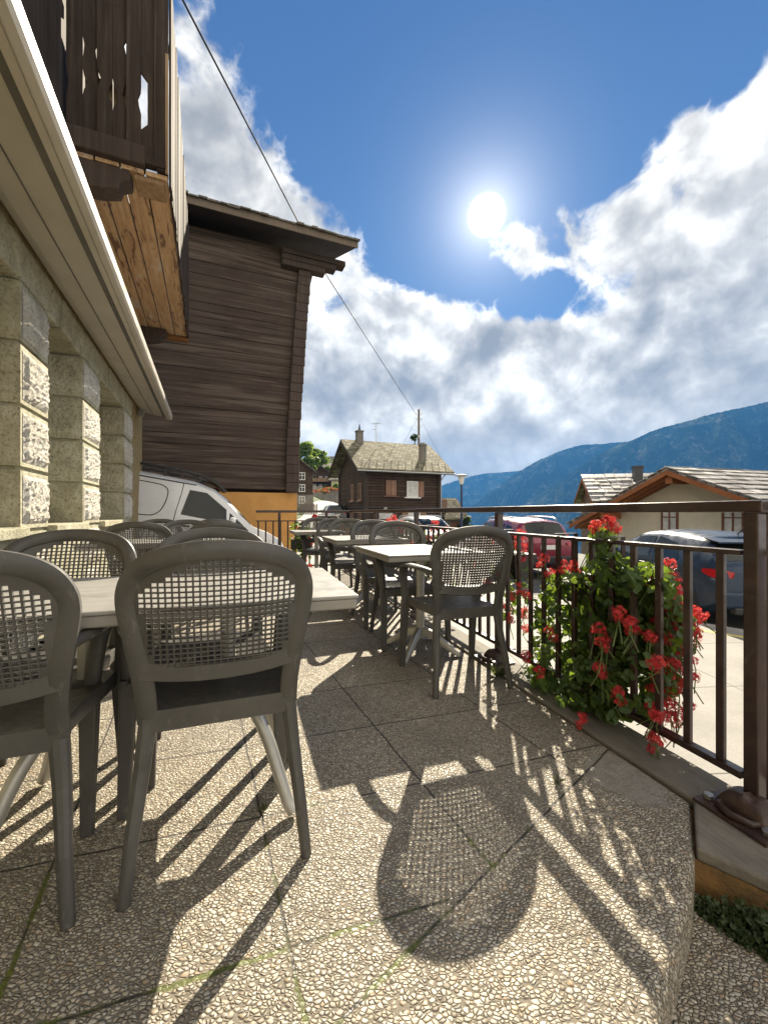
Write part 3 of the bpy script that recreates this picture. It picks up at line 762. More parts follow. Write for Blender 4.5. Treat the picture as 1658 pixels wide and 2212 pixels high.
for i in range(len(kb) - 1):
    a, b = Vector((*kb[i], 0)), Vector((*kb[i + 1], 0)); L = (b - a).length; nseg = max(1, int(L / 1.0))
    for k in range(nseg):
        p0 = a.lerp(b, (k + 0.006) / nseg); p1 = a.lerp(b, (k + 0.994) / nseg)
        mb.bar(p0 + Z3 * (STREET + 0.035), p1 + Z3 * (STREET + 0.035), 0.15, 0.15)
tag(mb.build('pavement_kerb', M['concrete'], bevel=0.012), kind='structure')
mb = MB()
for i in range(1, 5):
    a, b = Vector((*kb[i], 0)), Vector((*kb[i + 1], 0)); dd = (b - a).normalized(); s_ = Vector((-dd.y, dd.x, 0))
    if s_.x > 0: s_ = -s_
    L = (b - a).length; t = 0.0
    while t < L - 0.4:
        p0 = a + dd * (t) + s_ * 0.42; p1 = a + dd * min(t + 0.85, L) + s_ * 0.42
        q = s_ * 0.06
        mb.add([p0 - q + Z3 * (STREET + 0.104), p1 - q + Z3 * (STREET + 0.104), p1 + q + Z3 * (STREET + 0.104), p0 + q + Z3 * (STREET + 0.104)], [(0, 1, 2, 3)])
        t += 1.05
tag(mb.build('road_marking', M['yellow_line']), kind='structure')

# mountains across the valley
from mathutils import noise as mnoise
def ridge(name, crest, foot_z, run, seed, ngul=0.03, back=0.9):
    # crest: list of (px, py, Z) surveyed skyline points
    P = [at(*c) for c in crest]
    pts = catmull(P, 26)
    nt_ = 64
    mb = MB(); vs = []; m = len(pts)
    tot = [0.0]
    for i in range(1, m): tot.append(tot[-1] + (pts[i] - pts[i - 1]).length)
    for j in range(-14, nt_ + 1):
        t = j / nt_
        for i, p in enumerate(pts):
            dirn = Vector((-p.x * 0.75, -p.y, 0)).normalized()
            H = p.z - foot_z
            if t >= 0:
                prof = 1 - (1 - t) ** 1.18
                q = p + dirn * run * t; z = p.z - H * (0.30 * t + 0.70 * prof)
            else:
                q = p + dirn * run * t * 0.8; z = p.z + H * t * back
            s_ = tot[i] / 420.0
            nz = mnoise.fractal(Vector((s_ * 2.0 + seed, t * 1.1, seed * 0.7)), 1.0, 2.1, 7)
            gul = 1 - abs(mnoise.noise(Vector((s_ * 1.7 + 0.5 * nz + seed * 3, t * 0.7, 0.2)))) * 2
            gul2 = 1 - abs(mnoise.noise(Vector((s_ * 5.5 + 0.6 * nz + seed * 5, t * 1.6, 3.2)))) * 2
            fade = smooth(0.0, 0.14, abs(t))
            z += H * (0.035 * nz * (0.18 + fade) + ngul * 1.7 * (gul - 0.5) * fade + ngul * 0.7 * (gul2 - 0.5) * fade)
            z += H * 0.006 * mnoise.fractal(Vector((s_ * 22 + seed, t * 25, 1.0)), 0.8, 2.0, 4)
            vs.append((q.x, q.y, z))
    rows = nt_ + 15
    mb.add(vs, [(j * m + i, j * m + i + 1, (j + 1) * m + i + 1, (j + 1) * m + i) for j in range(rows - 1) for i in range(m - 1)])
    return tag(mb.build(name, M['forest'], smooth=70), kind='structure')
ridge('mountain', [(2300, 780, 1725), (1980, 800, 1837), (1760, 842, 1950), (1658, 866, 2025), (1560, 888, 2100), (1480, 910, 2175), (1420, 926, 2250), (1370, 948, 2287), (1310, 972, 2325), (1240, 1014, 2400), (1190, 1050, 2475), (1120, 1100, 2550), (1020, 1190, 2625)], -420, 1350, 1.3, 0.085)
ridge('mountain', [(1700, 900, 2924), (1500, 935, 2924), (1390, 950, 2992), (1310, 957, 2992), (1240, 964, 3060), (1180, 986, 3060), (1120, 1018, 3128), (1060, 1062, 3128), (1010, 1100, 3196), (940, 1165, 3196)], -420, 1300, 4.1, 0.085)
ridge('mountain', [(1420, 985, 4104), (1300, 992, 4104), (1200, 1003, 4104), (1110, 1018, 4158), (1050, 1022, 4158), (990, 1036, 4212), (930, 1058, 4266), (860, 1090, 4320), (780, 1120, 4320), (600, 1160, 4428)], -420, 1500, 8.7, 0.04)

# the air of the valley
mb = MB(); mb.span((-2500, -300, -520), (5200, 4800, 640))
hz = tag(mb.build('haze', []), kind='stuff')
hm = bpy.data.materials.new('Haze'); hm.use_nodes = True; hn = hm.node_tree
for nd in list(hn.nodes):
    if nd.type != 'OUTPUT_MATERIAL': hn.nodes.remove(nd)
pvn = hn.nodes.new('ShaderNodeVolumePrincipled'); pvn.inputs['Density'].default_value = HAZE_D if 'HAZE_D' in globals() else 1.25e-4
pvn.inputs['Color'].default_value = (0.09, 0.36, 0.90, 1); pvn.inputs['Anisotropy'].default_value = 0.0
hn.links.new(pvn.outputs[0], [nd for nd in hn.nodes if nd.type == 'OUTPUT_MATERIAL'][0].inputs['Volume'])
hz.data.materials.append(hm)
# ------------------------------------------------------------------ resin armchair (faces +y, origin on the floor)
BACK = [(.226, 0.0), (.212, .15), (.196, .30), (.184, .42), (.186, .50), (.199, .60), (.214, .69), (.222, .750), (.217, .792), (.196, .832), (.157, .861), (.10, .878), (.05, .885), (0, .887)]
def back_y(x, z):
    y = -.245 + .075 * smooth(0, .42, z) if z < .42 else -.17 - (z - .42) * .26
    if z > .42: y += .05 * (x / .22) ** 2 * smooth(.42, .75, z) - .02 * smooth(.45, .7, z)
    return y
def hw(z): # inner half width of the back opening at height z
    side = [(z_, x_) for x_, z_ in BACK]
    return interp(side, z) if z < .887 else 0.0
def make_chair():
    root = empty('armchair', 'x', 'chair')
    # legs
    rear = [p for p in BACK if p[1] <= .42]
    for s in (-1, 1):
        mb = MB(); pts = [Vector((s * x, back_y(x, z), z)) for x, z in rear]
        wid = [.015, .017, .020, .0225]; thk = [.012, .013, .014, .015]
        def sec(i): w = wid[min(i, 3)]; t = thk[min(i, 3)]; return [(-w, -t), (w, -t), (w, t * .4), (w * .35, t), (-w * .35, t), (-w, t * .4)]
        mb.sweep(pts, sec, (0, -1, 0)); mb.build('leg', M['chair'], root, bevel=.004)
        mb = MB(); pts = [Vector((s * .246, .245, 0)), Vector((s * .243, .228, .2)), Vector((s * .238, .205, .43))]
        def sec2(i): w = (.017, .021, .026)[i]; return [(-w, -w * .8), (w, -w * .8), (w, w * .8), (-w, w * .8)]
        mb.sweep(pts, sec2, (0, 1, 0)); mb.build('leg', M['chair'], root, bevel=.006)
    # hoop of the back
    path = [p for p in BACK if p[1] >= .42]
    left = [(-x, z) for x, z in path]; right = [(x, z) for x, z in reversed(path)][1:]
    full = catmull([Vector((x, back_y(x, z), z)) for x, z in left + right], 4)
    mb = MB()
    def sech(i):
        return [(-.025, -.009), (-.022, -.012), (.018, -.012), (.024, -.006), (.024, .006), (.014, .012), (-.014, .012), (-.025, .006)]
    mb.sweep(full, sech, (0, -1, 0)); mb.build('back_frame', M['chair'], root, smooth=50)
    # woven panel: a pierced sheet
    mb = MB(); p = .0163; pz = .0139; hx = .0058; hz_ = .0049; th = .0055
    zb = lambda x: .565 - .020 * (1 - (x / .2) ** 2)
    ni = 26; z0 = .578
    def V3(x, z, off): return Vector((x, back_y(x, z) + off, z))
    for j in range(0, 23):
        for i in range(ni):
            cx = (i - ni / 2 + .5) * p; cz = z0 + j * pz
            lim = hw(min(cz, .884)) - .010
            if abs(cx) - p / 2 > lim or cz > .882: continue
            inside = abs(cx) + p * .5 < lim - .012 and cz + pz * .5 < .866 - 2.4 * cx * cx * (1 if abs(cx) > .08 else 0.4)
            x0, x1, y0, y1 = cx - p / 2, cx + p / 2, cz - pz / 2, cz + pz / 2
            out = [(x0, y0), (x1, y0), (x1, y1), (x0, y1)]
            if inside:
                inn = [(cx - hx, cz - hz_), (cx + hx, cz - hz_), (cx + hx, cz + hz_), (cx - hx, cz + hz_)]
                vs = [V3(*q, -th / 2) for q in out] + [V3(*q, -th / 2 - .0012) for q in inn] + [V3(*q, th / 2) for q in out] + [V3(*q, th / 2 + .0012) for q in inn]
                fs = []
                for k in range(4):
                    k2 = (k + 1) % 4
                    fs += [(k, k2, 4 + k2, 4 + k), (8 + k2, 8 + k, 12 + k, 12 + k2), (4 + k, 4 + k2, 12 + k2, 12 + k)]
                mb.add(vs, fs)
            else:
                mb.add([V3(*q, -th / 2) for q in out] + [V3(*q, th / 2) for q in out], [(0, 1, 2, 3), (7, 6, 5, 4)])
    mb.build('back_panel', M['chair'], root, fix=False)
    # lower rail of the back
    mb = MB()
    pts = [Vector((x, back_y(x, zb(x)) - .001, zb(x) + .002)) for x in [k / 10 * .196 for k in range(-10, 11)]]
    mb.sweep(pts, [(-.028, -.009), (.018, -.009), (.022, 0), (.018, .009), (-.028, .009), (-.032, 0)], (0, -1, 0))
    mb.build('back_rail', M['chair'], root, smooth=50)
    # seat
    mb = MB(); nx_, ny_ = 14, 14
    def seat(u, v, zoff=0, grow=0):
        y = -.185 + v * .44; w = lerp(.190, .232, smooth(0, 1, v)) + grow
        x = (u * 2 - 1) * w
        y2 = y + (.012 * (1 - (u * 2 - 1) ** 2) if v > .9 else 0)
        z = .452 - .014 * (1 - (u * 2 - 1) ** 4) * (1 - (2 * v - 1) ** 4) - .02 * smooth(.8, 1, v) ** 2 + zoff
        return Vector((x, y2, z))
    mb.grid(nx_, ny_, lambda u, v: seat(u, v))
    mb.grid(nx_, ny_, lambda u, v: seat(u, v, -.012))
    rim = [(k / nx_, 0) for k in range(nx_)] + [(1, k / ny_) for k in range(ny_)] + [(1 - k / nx_, 1) for k in range(nx_)] + [(0, 1 - k / ny_) for k in range(ny_)]
    r0 = [seat(u, v) for u, v in rim]; r1 = [seat(u, v, -.010, .006) for u, v in rim]
    def zlow(u, v):
        ap = .058 if v < .02 else .045
        return seat(u, v, -ap, .003)
    r2 = [zlow(u, v) for u, v in rim]; r3 = [zlow(u, v) + Vector((-.012 if u > .99 else (.012 if u < .01 else 0), .012 if v < .01 else (-.012 if v > .99 else 0), 0)) for u, v in rim]
    m_ = len(rim); vs = r0 + r1 + r2 + r3; fs = []
    for k in range(3):
        for i in range(m_):
            j = (i + 1) % m_; fs.append((k * m_ + i, k * m_ + j, (k + 1) * m_ + j, (k + 1) * m_ + i))
    mb.add(vs, fs)
    mb.build('seat', M['chair'], root, smooth=40)
    # armrests with their front supports
    for s in (-1, 1):
        mb = MB()
        pts = catmull([Vector((s * .212, back_y(.21, .655) + .005, .655)), Vector((s * .245, -.12, .668)), Vector((s * .268, 0, .672)), Vector((s * .270, .10, .664)), Vector((s * .264, .165, .635)), Vector((s * .256, .190, .58)), Vector((s * .247, .198, .50)), Vector((s * .240, .200, .42))], 5)
        n_ = len(pts)
        def seca(i):
            t = i / (n_ - 1); w = interp([(0, .016), (.25, .024), (.5, .028), (.65, .026), (1, .021)], t); h = interp([(0, .012), (.4, .011), (.7, .014), (1, .016)], t)
            return [(-w, -h * .6), (-w * .7, -h), (w * .7, -h), (w, -h * .6), (w, h * .4), (w * .6, h), (-w * .6, h), (-w, h * .4)]
        def hint(i):
            t = i / (n_ - 1); a = smooth(.5, .75, t) * PI / 2
            return Vector((0, math.sin(a), math.cos(a)))
        mb.sweep(pts, seca, hint); mb.build('armrest', M['chair'], root, smooth=50)
    return root
chair0 = make_chair(); chair_used = [False]
CHAIR_SCALE = 1.02
def place_chair(p, heading, label, group):
    "heading: degrees to the left of straight ahead that the sitter would look"
    o = chair0 if not chair_used[0] else copy_tree(chair0)
    chair_used[0] = True
    o.location = (p[0], p[1], 0); o.rotation_euler = (0, 0, rad(heading)); o.scale = (CHAIR_SCALE,) * 3
    tag(o, label, 'chair', group); return o
def chair_rear(px, Z, heading, label, group):
    "placed by where the middle of its back stands"
    x = (px - 829) / F * Z; h = rad(heading); f = Vector((-math.sin(h), math.cos(h), 0))
    return place_chair(Vector((x, Z, 0)) + f * .27 * CHAIR_SCALE, heading, label, group)
GW = 'resin chairs at the tables along the wall'; GR = 'resin chairs at the tables along the railing'
# measured from the feet of the near chairs
bl, br = ground(275, 1960), ground(655, 1850)
mid = (bl + br) / 2; hd = math.degrees(math.atan2(br.y - bl.y, br.x - bl.x)); f_ = Vector((-math.sin(rad(hd)), math.cos(rad(hd)), 0))
place_chair(mid + f_ * .25, hd, 'large dark resin armchair with its back to the camera, pushed under the nearest table', GW)
br1 = ground(147, 2002); rr = Vector((math.cos(rad(20.5)), math.sin(rad(20.5)), 0)); f1 = Vector((-rr.y, rr.x, 0))
place_chair(br1 - rr * .231 + f1 * .25, 20.5, 'dark resin armchair cut off by the left edge of the photo', GW)
chair_rear(158, 1.72, 195, 'dark resin chair on the wall side facing the cut-off chair across the nearest table', GW)
chair_rear(462, 1.93, 200, 'dark resin chair half hidden behind the large near chair across its table', GW)
chair_rear(298, 3.30, 17, 'chair whose whole mesh back shows between the two far chairs of the nearest table', GW)
chair_rear(472, 3.35, 22, 'chair with only the curved top of its back showing left of the far railing end', GW)
chair_rear(403, 4.25, 200, 'pale-rimmed chair back peeking out in front of the van door', GW)
chair_rear(345, 4.75, 198, 'chair back peeking out at the lower corner of the van cargo side', GW)
chair_rear(465, 4.75, 24, 'chair top just below the van side window, most hidden of the wall row', GW)
# railing row
rb, rc = ground(948, 1505), ground(1097, 1490); mid = (rb + rc) / 2; hd = math.degrees(math.atan2(rc.y - rb.y, rc.x - rb.x)) + 4
f_ = Vector((-math.sin(rad(hd)), math.cos(rad(hd)), 0))
place_chair(mid + f_ * .25, hd, 'free-standing dark resin armchair beside the railing with water drops on its seat', GR)
chair_rear(856, 3.54, 195, 'bluish-rimmed chair behind the square table nearest the geraniums, facing the camera', GR)
chair_rear(806, 4.12, 201, 'chair standing left of the bluish-rimmed chair, its back hoop partly hidden by it', GR)
chair_rear(752, 4.98, 194, 'chair facing the camera behind the middle railing table', GR)
chair_rear(722, 5.55, 200, 'chair farther back and left of the one behind the middle railing table', GR)
chair_rear(686, 6.42, 196, 'last chair of the railing row, behind the end table by the small geranium', GR)

# ------------------------------------------------------------------ tables
def slab_top(root, w, d, h=.74, th=.045):
    mb = MB(); mb.span((-w / 2, -d / 2, h - .012), (w / 2, d / 2, h)); mb.build('tabletop', M['table'], root, bevel=.004)
    mb = MB(); mb.span((-w / 2 + .004, -d / 2 + .004, h - th), (w / 2 - .004, d / 2 - .004, h - .0125)); mb.build('edge_band', M['table_edge'], root, bevel=.006)
def curved_foot(ang, r=.30, hub=.10, w=.022, lift=.11):
    mb = MB(); d = Vector((math.cos(ang), math.sin(ang), 0))
    pts = catmull([d * .02 + Z3 * (lift + .035), d * (r * .3) + Z3 * (lift + .02), d * (r * .6) + Z3 * (lift - .03), d * (r * .85) + Z3 * .035, d * r + Z3 * .012], 4)
    n_ = len(pts)
    def sec(i):
        t = i / (n_ - 1); ww = lerp(w * 1.15, w * .8, t); hh = lerp(.03, .012, t)
        return [(-ww, -hh), (ww, -hh), (ww, hh * .3), (ww * .5, hh), (-ww * .5, hh), (-ww, hh * .3)]
    mb.sweep(pts, sec, (0, 0, 1)); return mb
def pedestal_table(loc, rz, label, group, w=.76, d=.76):
    root = empty('cafe_table', label, 'table', loc, rz, group)
    slab_top(root, w, d)
    mb = MB(); mb.lathe([(.030, .12), (.030, .69), (.10, .692), (.10, .694)], 14); mb.build('column', M['alu'], root, smooth=40)
    for k in range(4): curved_foot(PI / 4 + k * PI / 2).build('foot', M['alu'], root, smooth=45)
    return root
def long_table(loc, rz, label, group, w=1.22, d=.68):
    root = empty('cafe_table', label, 'table', loc, rz, group)
    slab_top(root, w, d)
    for e in (-1, 1):
        mb = MB(); mb.tube([(e * .22, 0, .30), (e * .22, 0, .695)], .026, 14); mb.lathe([(.08, .69), (.08, .694)], 14, (e * .22, 0, 0)); mb.build('column', M['alu'], root, smooth=40)
        for q in (-1, 1):
            mb = MB()
            P = lambda t, z: Vector((e * (.22 + .21 * t), q * .23 * t, z))
            pts = catmull([P(.0, .34), P(.22, .345), P(.42, .31), P(.62, .23), P(.78, .13), P(.92, .045), P(1.0, .018)], 5)
            n_ = len(pts); mb.tube(pts, [lerp(.023, .019, i / (n_ - 1)) for i in range(n_)], 10); mb.build('foot', M['alu'], root, smooth=50)
    return root
pedestal_table((.262, 2.985, 0), rad(19), 'square grey cafe table beside the railing, in front of the bluish-rimmed chair', 'cafe tables along the railing')
pedestal_table((-.215, 4.36, 0), rad(19), 'middle cafe table of the railing row, between two pairs of chairs', 'cafe tables along the railing')
pedestal_table((-.98, 6.0, 0), rad(19), 'farthest cafe table, against the end railing by the small geranium box', 'cafe tables along the railing', .7, .7)
long_table((-.775, 1.435, 0), rad(18.3), 'nearest grey rectangular cafe table with curved tube feet and four chairs', 'cafe tables along the wall', 1.24, .68)
long_table((-2.05, 3.85, 0), rad(20), 'second rectangular table along the wall, hidden among chair backs in front of the van', 'cafe tables along the wall', 1.22, .68)
# ------------------------------------------------------------------ railing
def shape_local(o_loc): pass
RV = 1.575
def railing():
    root = empty('railing', 'brown painted metal railing with square balusters along the terrace edge', 'railing', uv(RU0, RV))
    O = uv(RU0, RV)
    W = lambda u, v, z: uv(u, v, z) - O
    post_u = [.934, 2.43, 3.92, 5.41, 6.92]
    mb = MB(); mb.bar(W(.90, RV, 1.021), W(7.0, RV, 1.021), .052, .040); mb.build('top_rail', M['rail'], root, bevel=.006)
    for z, h, nm, w_ in ((.865, .018, 'middle_rail', .045), (.115, .024, 'bottom_rail', .040)):
        mb = MB()
        for a, b in zip(post_u, post_u[1:]): mb.bar(W(a + .03, RV, z), W(b - .03, RV, z), w_, h)
        mb.build(nm, M['rail'], root, bevel=.003)
    u = .934 + .103
    k = 0
    while u < 6.86:
        if min(abs(u - p) for p in post_u) > .05:
            mb = MB(); mb.bar(W(u, RV, .127), W(u, RV, .856), .018, .026, up=U); mb.build('baluster', M['rail'], root, bevel=.002)
        u += .1172
    for i, p in enumerate(post_u):
        mb = MB(); mb.bar(W(p, RV, .006), W(p, RV, 1.0), .044, .044, up=U); po = mb.build('post', M['rail'], root, bevel=.005)
        foot(W(p, RV - .012, .006), root, po)
    # end railing across the far side
    c0 = uv(6.92, RV); e = Vector((-2.08, 6.70, 0))
    d = (e - c0); L = d.length; d.normalize()
    Q = lambda s, z: c0 + d * s + Z3 * z - O
    mb = MB(); mb.bar(Q(.03, 1.021), Q(L, 1.021), .05, .04); mb.build('top_rail', M['rail'], root, bevel=.006)
    mb = MB(); mb.bar(Q(.03, .865), Q(L, .865), .045, .018); mb.build('middle_rail', M['rail'], root)
    mb = MB(); mb.bar(Q(.03, .115), Q(L, .115), .04, .024); mb.build('bottom_rail', M['rail'], root)
    s = .115
    while s < L - .02:
        mb = MB(); mb.bar(Q(s, .127), Q(s, .856), .018, .024, up=d); mb.build('baluster', M['rail'], root)
        s += .1172
    for s in (.42, 1.19):
        mb = MB(); mb.bar(Q(s, 0.0), Q(s, 1.0), .045, .045, up=d); mb.build('post', M['rail'], root)
    return root
def foot(p, root, post):
    "cast clamp that holds a post to the coping"
    mb = MB()
    Mx = Matrix((U, -V, Z3)).transposed()
    def loc(a, b, c): return p + Mx @ Vector((a, b, c))
    def dome(s, t):
        f = (max(0, 1 - (2 * s - 1) ** 4)) ** .6 * (max(0, 1 - (2 * t - 1) ** 4)) ** .6
        rib = .010 * max(0, 1 - abs(s - .5) / .10) + .004 * math.sin(9 * s + 2) * math.cos(7 * t)
        return loc((s - .5) * .15, (t - .5) * .115 + .010, .008 + (.060 + rib) * f)
    mb.grid(18, 12, dome)
    mb.box(loc(0, .028, .006), (.215, .185, .010), Mx)
    mb.tube([loc(-.055, .02, .012), loc(-.05, .085, .020), loc(.0, .105, .022), loc(.05, .085, .020), loc(.055, .02, .012)], .012, 8)
    o = mb.build('post_foot', M['rust'], root, smooth=50)
    for sx in (-1, 1):
        mb = MB(); c = loc(sx * .086, .075, .012)
        mb.add(*hexbolt(c, .016, .016)); mb.build('bolt', M['steel'], o, bevel=.002)
def hexbolt(c, r, h):
    vs = []; n = 6
    for z in (0, h):
        for k in range(n): vs.append(Vector((c.x + r * math.cos(k * PI / 3), c.y + r * math.sin(k * PI / 3), c.z + z)))
    return vs, [tuple(range(5, -1, -1)), tuple(range(6, 12))] + [(k, (k + 1) % 6, 6 + (k + 1) % 6, 6 + k) for k in range(6)]
railing()
# the side railing that turns away at the entrance
def side_railing():
    O = at(1653, 1107, 1.375); O.z = 0
    root = empty('side_railing', 'short brown metal railing starting beside the thick near post at the right edge', 'railing', O)
    d = Vector((.80, -.60, 0)).normalized()
    Q = lambda s, z: d * s + Z3 * z
    mb = MB(); mb.bar(Q(-.02, 1.021), Q(1.6, 1.021), .05, .04); mb.build('top_rail', M['rail'], root, bevel=.005)
    mb = MB(); mb.bar(Q(.03, .865), Q(1.6, .865), .04, .018); mb.build('middle_rail', M['rail'], root, bevel=.003)
    mb = MB(); mb.bar(Q(.03, .115), Q(1.6, .115), .04, .024); mb.build('bottom_rail', M['rail'], root, bevel=.003)
    for s in (0.0, 1.5):
        mb = MB(); mb.bar(Q(s, -.12 if s else .03), Q(s, 1.0), .026, .034, up=d); mb.build('post', M['rail'], root, bevel=.004)
    s = .12
    while s < 1.45:
        mb = MB(); mb.bar(Q(s, .127), Q(s, .856), .018, .026, up=d); mb.build('baluster', M['rail'], root)
        s += .1172
    return root
side_railing()

# ------------------------------------------------------------------ geraniums
def leaf_mesh(mb, c, nrm, up, r):
    nrm = nrm.normalized(); a = up - nrm * up.dot(nrm)
    if a.length < 1e-4: a = nrm.orthogonal()
    a.normalize(); b = nrm.cross(a)
    n_ = 15; vs = [c - nrm * r * .10]; ph = R.random() * 6
    for k in range(n_):
        t = -2.55 + 5.1 * k / (n_ - 1)
        rr = r * (.72 + .28 * abs(math.cos(t * 1.55 + .0))) * (1 + .06 * math.sin(k * 7 + ph))
        cup = .20 * r * math.sin(3.1 * t + ph) * .5
        vs.append(c + a * math.cos(t) * rr + b * math.sin(t) * rr + nrm * cup)
    mb.add(vs, [(0, k, k + 1) for k in range(1, n_)])
def flower_mesh(r=.040, n=22):
    mb = MB(); rr = random.Random(3)
    for k in range(n):
        z = rr.uniform(-.5, 1); t = rr.uniform(0, 2 * PI); s = math.sqrt(1 - z * z)
        d = Vector((s * math.cos(t), s * math.sin(t), z)); c = d * r * rr.uniform(.45, 1.08)
        a = d.orthogonal().normalized(); b = d.cross(a)
        for q in range(5):
            t2 = q * 2 * PI / 5 + t; e = a * math.cos(t2) + b * math.sin(t2); f = d.cross(e)
            L = r * .42
            mb.add([c, c + e * L * .6 + f * L * .3 + d * L * .2, c + e * L + d * L * .12, c + e * L * .6 - f * L * .3 + d * L * .2], [(0, 1, 2, 3)])
    return mb
FLOWER = flower_mesh().build('flower_head', M['petal'], None, fix=False)
flower_free = [True]
def flower_at(parent, p, size=1.0):
    if flower_free[0]: o = FLOWER; flower_free[0] = False
    else: o = FLOWER.copy(); C.objects.link(o)
    o.parent = parent; o.location = p; o.scale = (size, size, size * .9)
    o.rotation_euler = (R.uniform(-.9, .9), R.uniform(-.9, .9), R.uniform(0, 6))
    return o
def geranium(label, loc, samples, flowers, lr=(.012, .036), box=None, group='geraniums hung on the railing'):
    root = empty('geranium', label, 'plant', loc, 0, group)
    lb = MB()
    for (c, nrm) in samples:
        c = Vector(c) - Vector(loc)
        leaf_mesh(lb, c, nrm, Vector((R.uniform(-1, 1), R.uniform(-1, 1), R.uniform(-.3, 1))), R.uniform(*lr))
    sb = lb; lb.mi = 1
    for k in range(len(samples) // 14):
        c = Vector(samples[R.randrange(len(samples))][0]) - Vector(loc); d2 = Vector(samples[R.randrange(len(samples))][0]) - Vector(loc)
        if (c - d2).length < .30: sb.tube([c, c.lerp(d2, .5) + Vector((0, 0, .02)), d2], .0022, 5, False)
    for (c, s) in flowers:
        c = Vector(c) - Vector(loc)
        sb.tube([c + Vector((R.uniform(-.05, .05), R.uniform(-.05, .05), -R.uniform(.08, .13))), c + Vector((R.uniform(-.01, .01), R.uniform(-.01, .01), -.04)), c], .0024, 5, False)
        flower_at(root, c, s)
    lb.build('foliage', [M['leaf'], M['stalk']], root, fix=False)
    if box: box(root, Vector(loc))
    return root
def along(px): # position along the railing line under a surveyed column
    t = (px - 829) / F; Z = RV / (t * V.x + V.y); return U.x * t * Z + U.y * Z
def on_rail(px, py, dv=0.0):
    "point at lateral offset dv from the railing, seen at px,py"
    t = (px - 829) / F; Z = (RV + dv) / (t * V.x + V.y); return at(px, py, Z)
# big plant: clumps surveyed as centre, spread, leaves, lateral offset
clumps = [(1300, 1165, 26, 22, 120, .10), (1300, 1215, 34, 26, 110, .10), (1270, 1290, 52, 60, 180, .08), (1320, 1330, 60, 70, 330, .10), (1300, 1420, 72, 80, 420, .09), (1360, 1400, 60, 80, 320, .13), (1270, 1480, 60, 60, 300, .07), (1320, 1520, 55, 36, 220, .06),
          (1400, 1270, 55, 50, 330, .12), (1435, 1350, 48, 75, 360, .20), (1425, 1450, 46, 65, 260, .20), (1345, 1250, 40, 40, 200, .06), (1210, 1262, 40, 30, 90, .06), (1185, 1320, 34, 44, 70, .05), (1175, 1390, 34, 44, 62, .04), (1162, 1450, 30, 34, 60, .03), (1190, 1480, 40, 26, 100, .03), (1235, 1520, 40, 22, 110, .03), (1240, 1380, 44, 60, 150, .10), (1390, 1530, 30, 26, 60, .10), (1250, 1440, 44, 60, 240, .10)]
smp = []
for (px, py, sx, sy, n_, dv) in clumps:
    for k in range(n_):
        r_ = math.sqrt(R.random()); t = R.uniform(0, 2 * PI)
        c = on_rail(px + math.cos(t) * r_ * sx, py + math.sin(t) * r_ * sy, dv + R.gauss(0, .065))
        c.z = max(c.z, .03 if V.dot(c) < KOUT else -.2)
        nrm = Vector((R.uniform(-.7, .7), R.uniform(-1.2, .2), R.uniform(.0, 1.1)))
        smp.append((c, nrm))
fl = [(1303, 1372, .06), (1293, 1357, .0), (1335, 1322, -.03), (1303, 1398, -.03), (1293, 1442, -.02), (1400, 1373, .08), (1411, 1437, -.02), (1370, 1363, .05), (1167, 1462, .0), (1136, 1428, .0), (1195, 1378, .03), (1140, 1290, .02), (1165, 1220, .05), (1180, 1240, .06), (1215, 1232, .1), (1238, 1218, .1), (1235, 1228, .08), (1255, 1550, -.05), (1335, 1510, .0), (1405, 1590, .06), (1417, 1600, .06),
      (1278, 1140, .1), (1292, 1130, .1), (1312, 1140, .12), (1327, 1146, .12), (1318, 1128, .14), (1450, 1250, .2), (1442, 1285, .2), (1460, 1300, .25), (1410, 1270, .15), (1440, 1320, .2), (1470, 1330, .28), (1455, 1355, .25), (1480, 1350, .3), (1435, 1385, .2), (1460, 1395, .25), (1450, 1430, .2), (1470, 1440, .25), (1480, 1410, .25), (1440, 1465, .2), (1465, 1490, .25), (1455, 1520, .22), (1430, 1540, .15), (1405, 1525, .08), (1412, 1545, .05), (1475, 1540, .25), (1505, 1345, .35), (1502, 1375, .35), (1120, 1280, .02), (1100, 1330, .0), (1390, 1250, .15), (1360, 1345, .0)]
flw = []
for (px, py, dv) in fl:
    for q in range(4 if px > 1425 else 2):
        flw.append((on_rail(px + R.uniform(-11, 11) * q, py + R.uniform(-18, 18) * q, dv - .10 + R.uniform(-.02, .02)), R.uniform(.45, .78)))
def planter(u0, u1, z0=.55, z1=.72, v0=.07, v1=.24):
    def f(root, loc):
        mb = MB()
        P = lambda u, v, z: uv(u, RV + v, z) - loc
        a, b, c_, d_ = P(u0, v0, z1), P(u1, v0, z1), P(u1, v1, z1), P(u0, v1, z1)
        sh = .025
        a2, b2, c2, d2 = P(u0 + sh, v0 + sh, z0), P(u1 - sh, v0 + sh, z0), P(u1 - sh, v1 - sh, z0), P(u0 + sh, v1 - sh, z0)
        mb.add([a, b, c_, d_, a2, b2, c2, d2], [(0, 1, 5, 4), (1, 2, 6, 5), (2, 3, 7, 6), (3, 0, 4, 7), (4, 5, 6, 7), (0, 3, 2, 1)])
        mb.build('planter', M['blackplastic'], root)
        mb = MB()
        for uu in (lerp(u0, u1, .2), lerp(u0, u1, .8)):
            mb.bar(P(uu, -.03, .885), P(uu, v0 + .02, .885), .02, .006); mb.bar(P(uu, v0 + .02, .885), P(uu, v0 + .02, z0), .02, .006)
        mb.build('bracket', M['rail'], root)
    return f
u_mid = (along(1200) + along(1420)) / 2
geranium('big hanging geranium with bright red flowers trailing down the near railing', uv(u_mid, RV + .1, 0), smp, flw, box=planter(along(1345), along(1180), .50, .66, .09, .23))
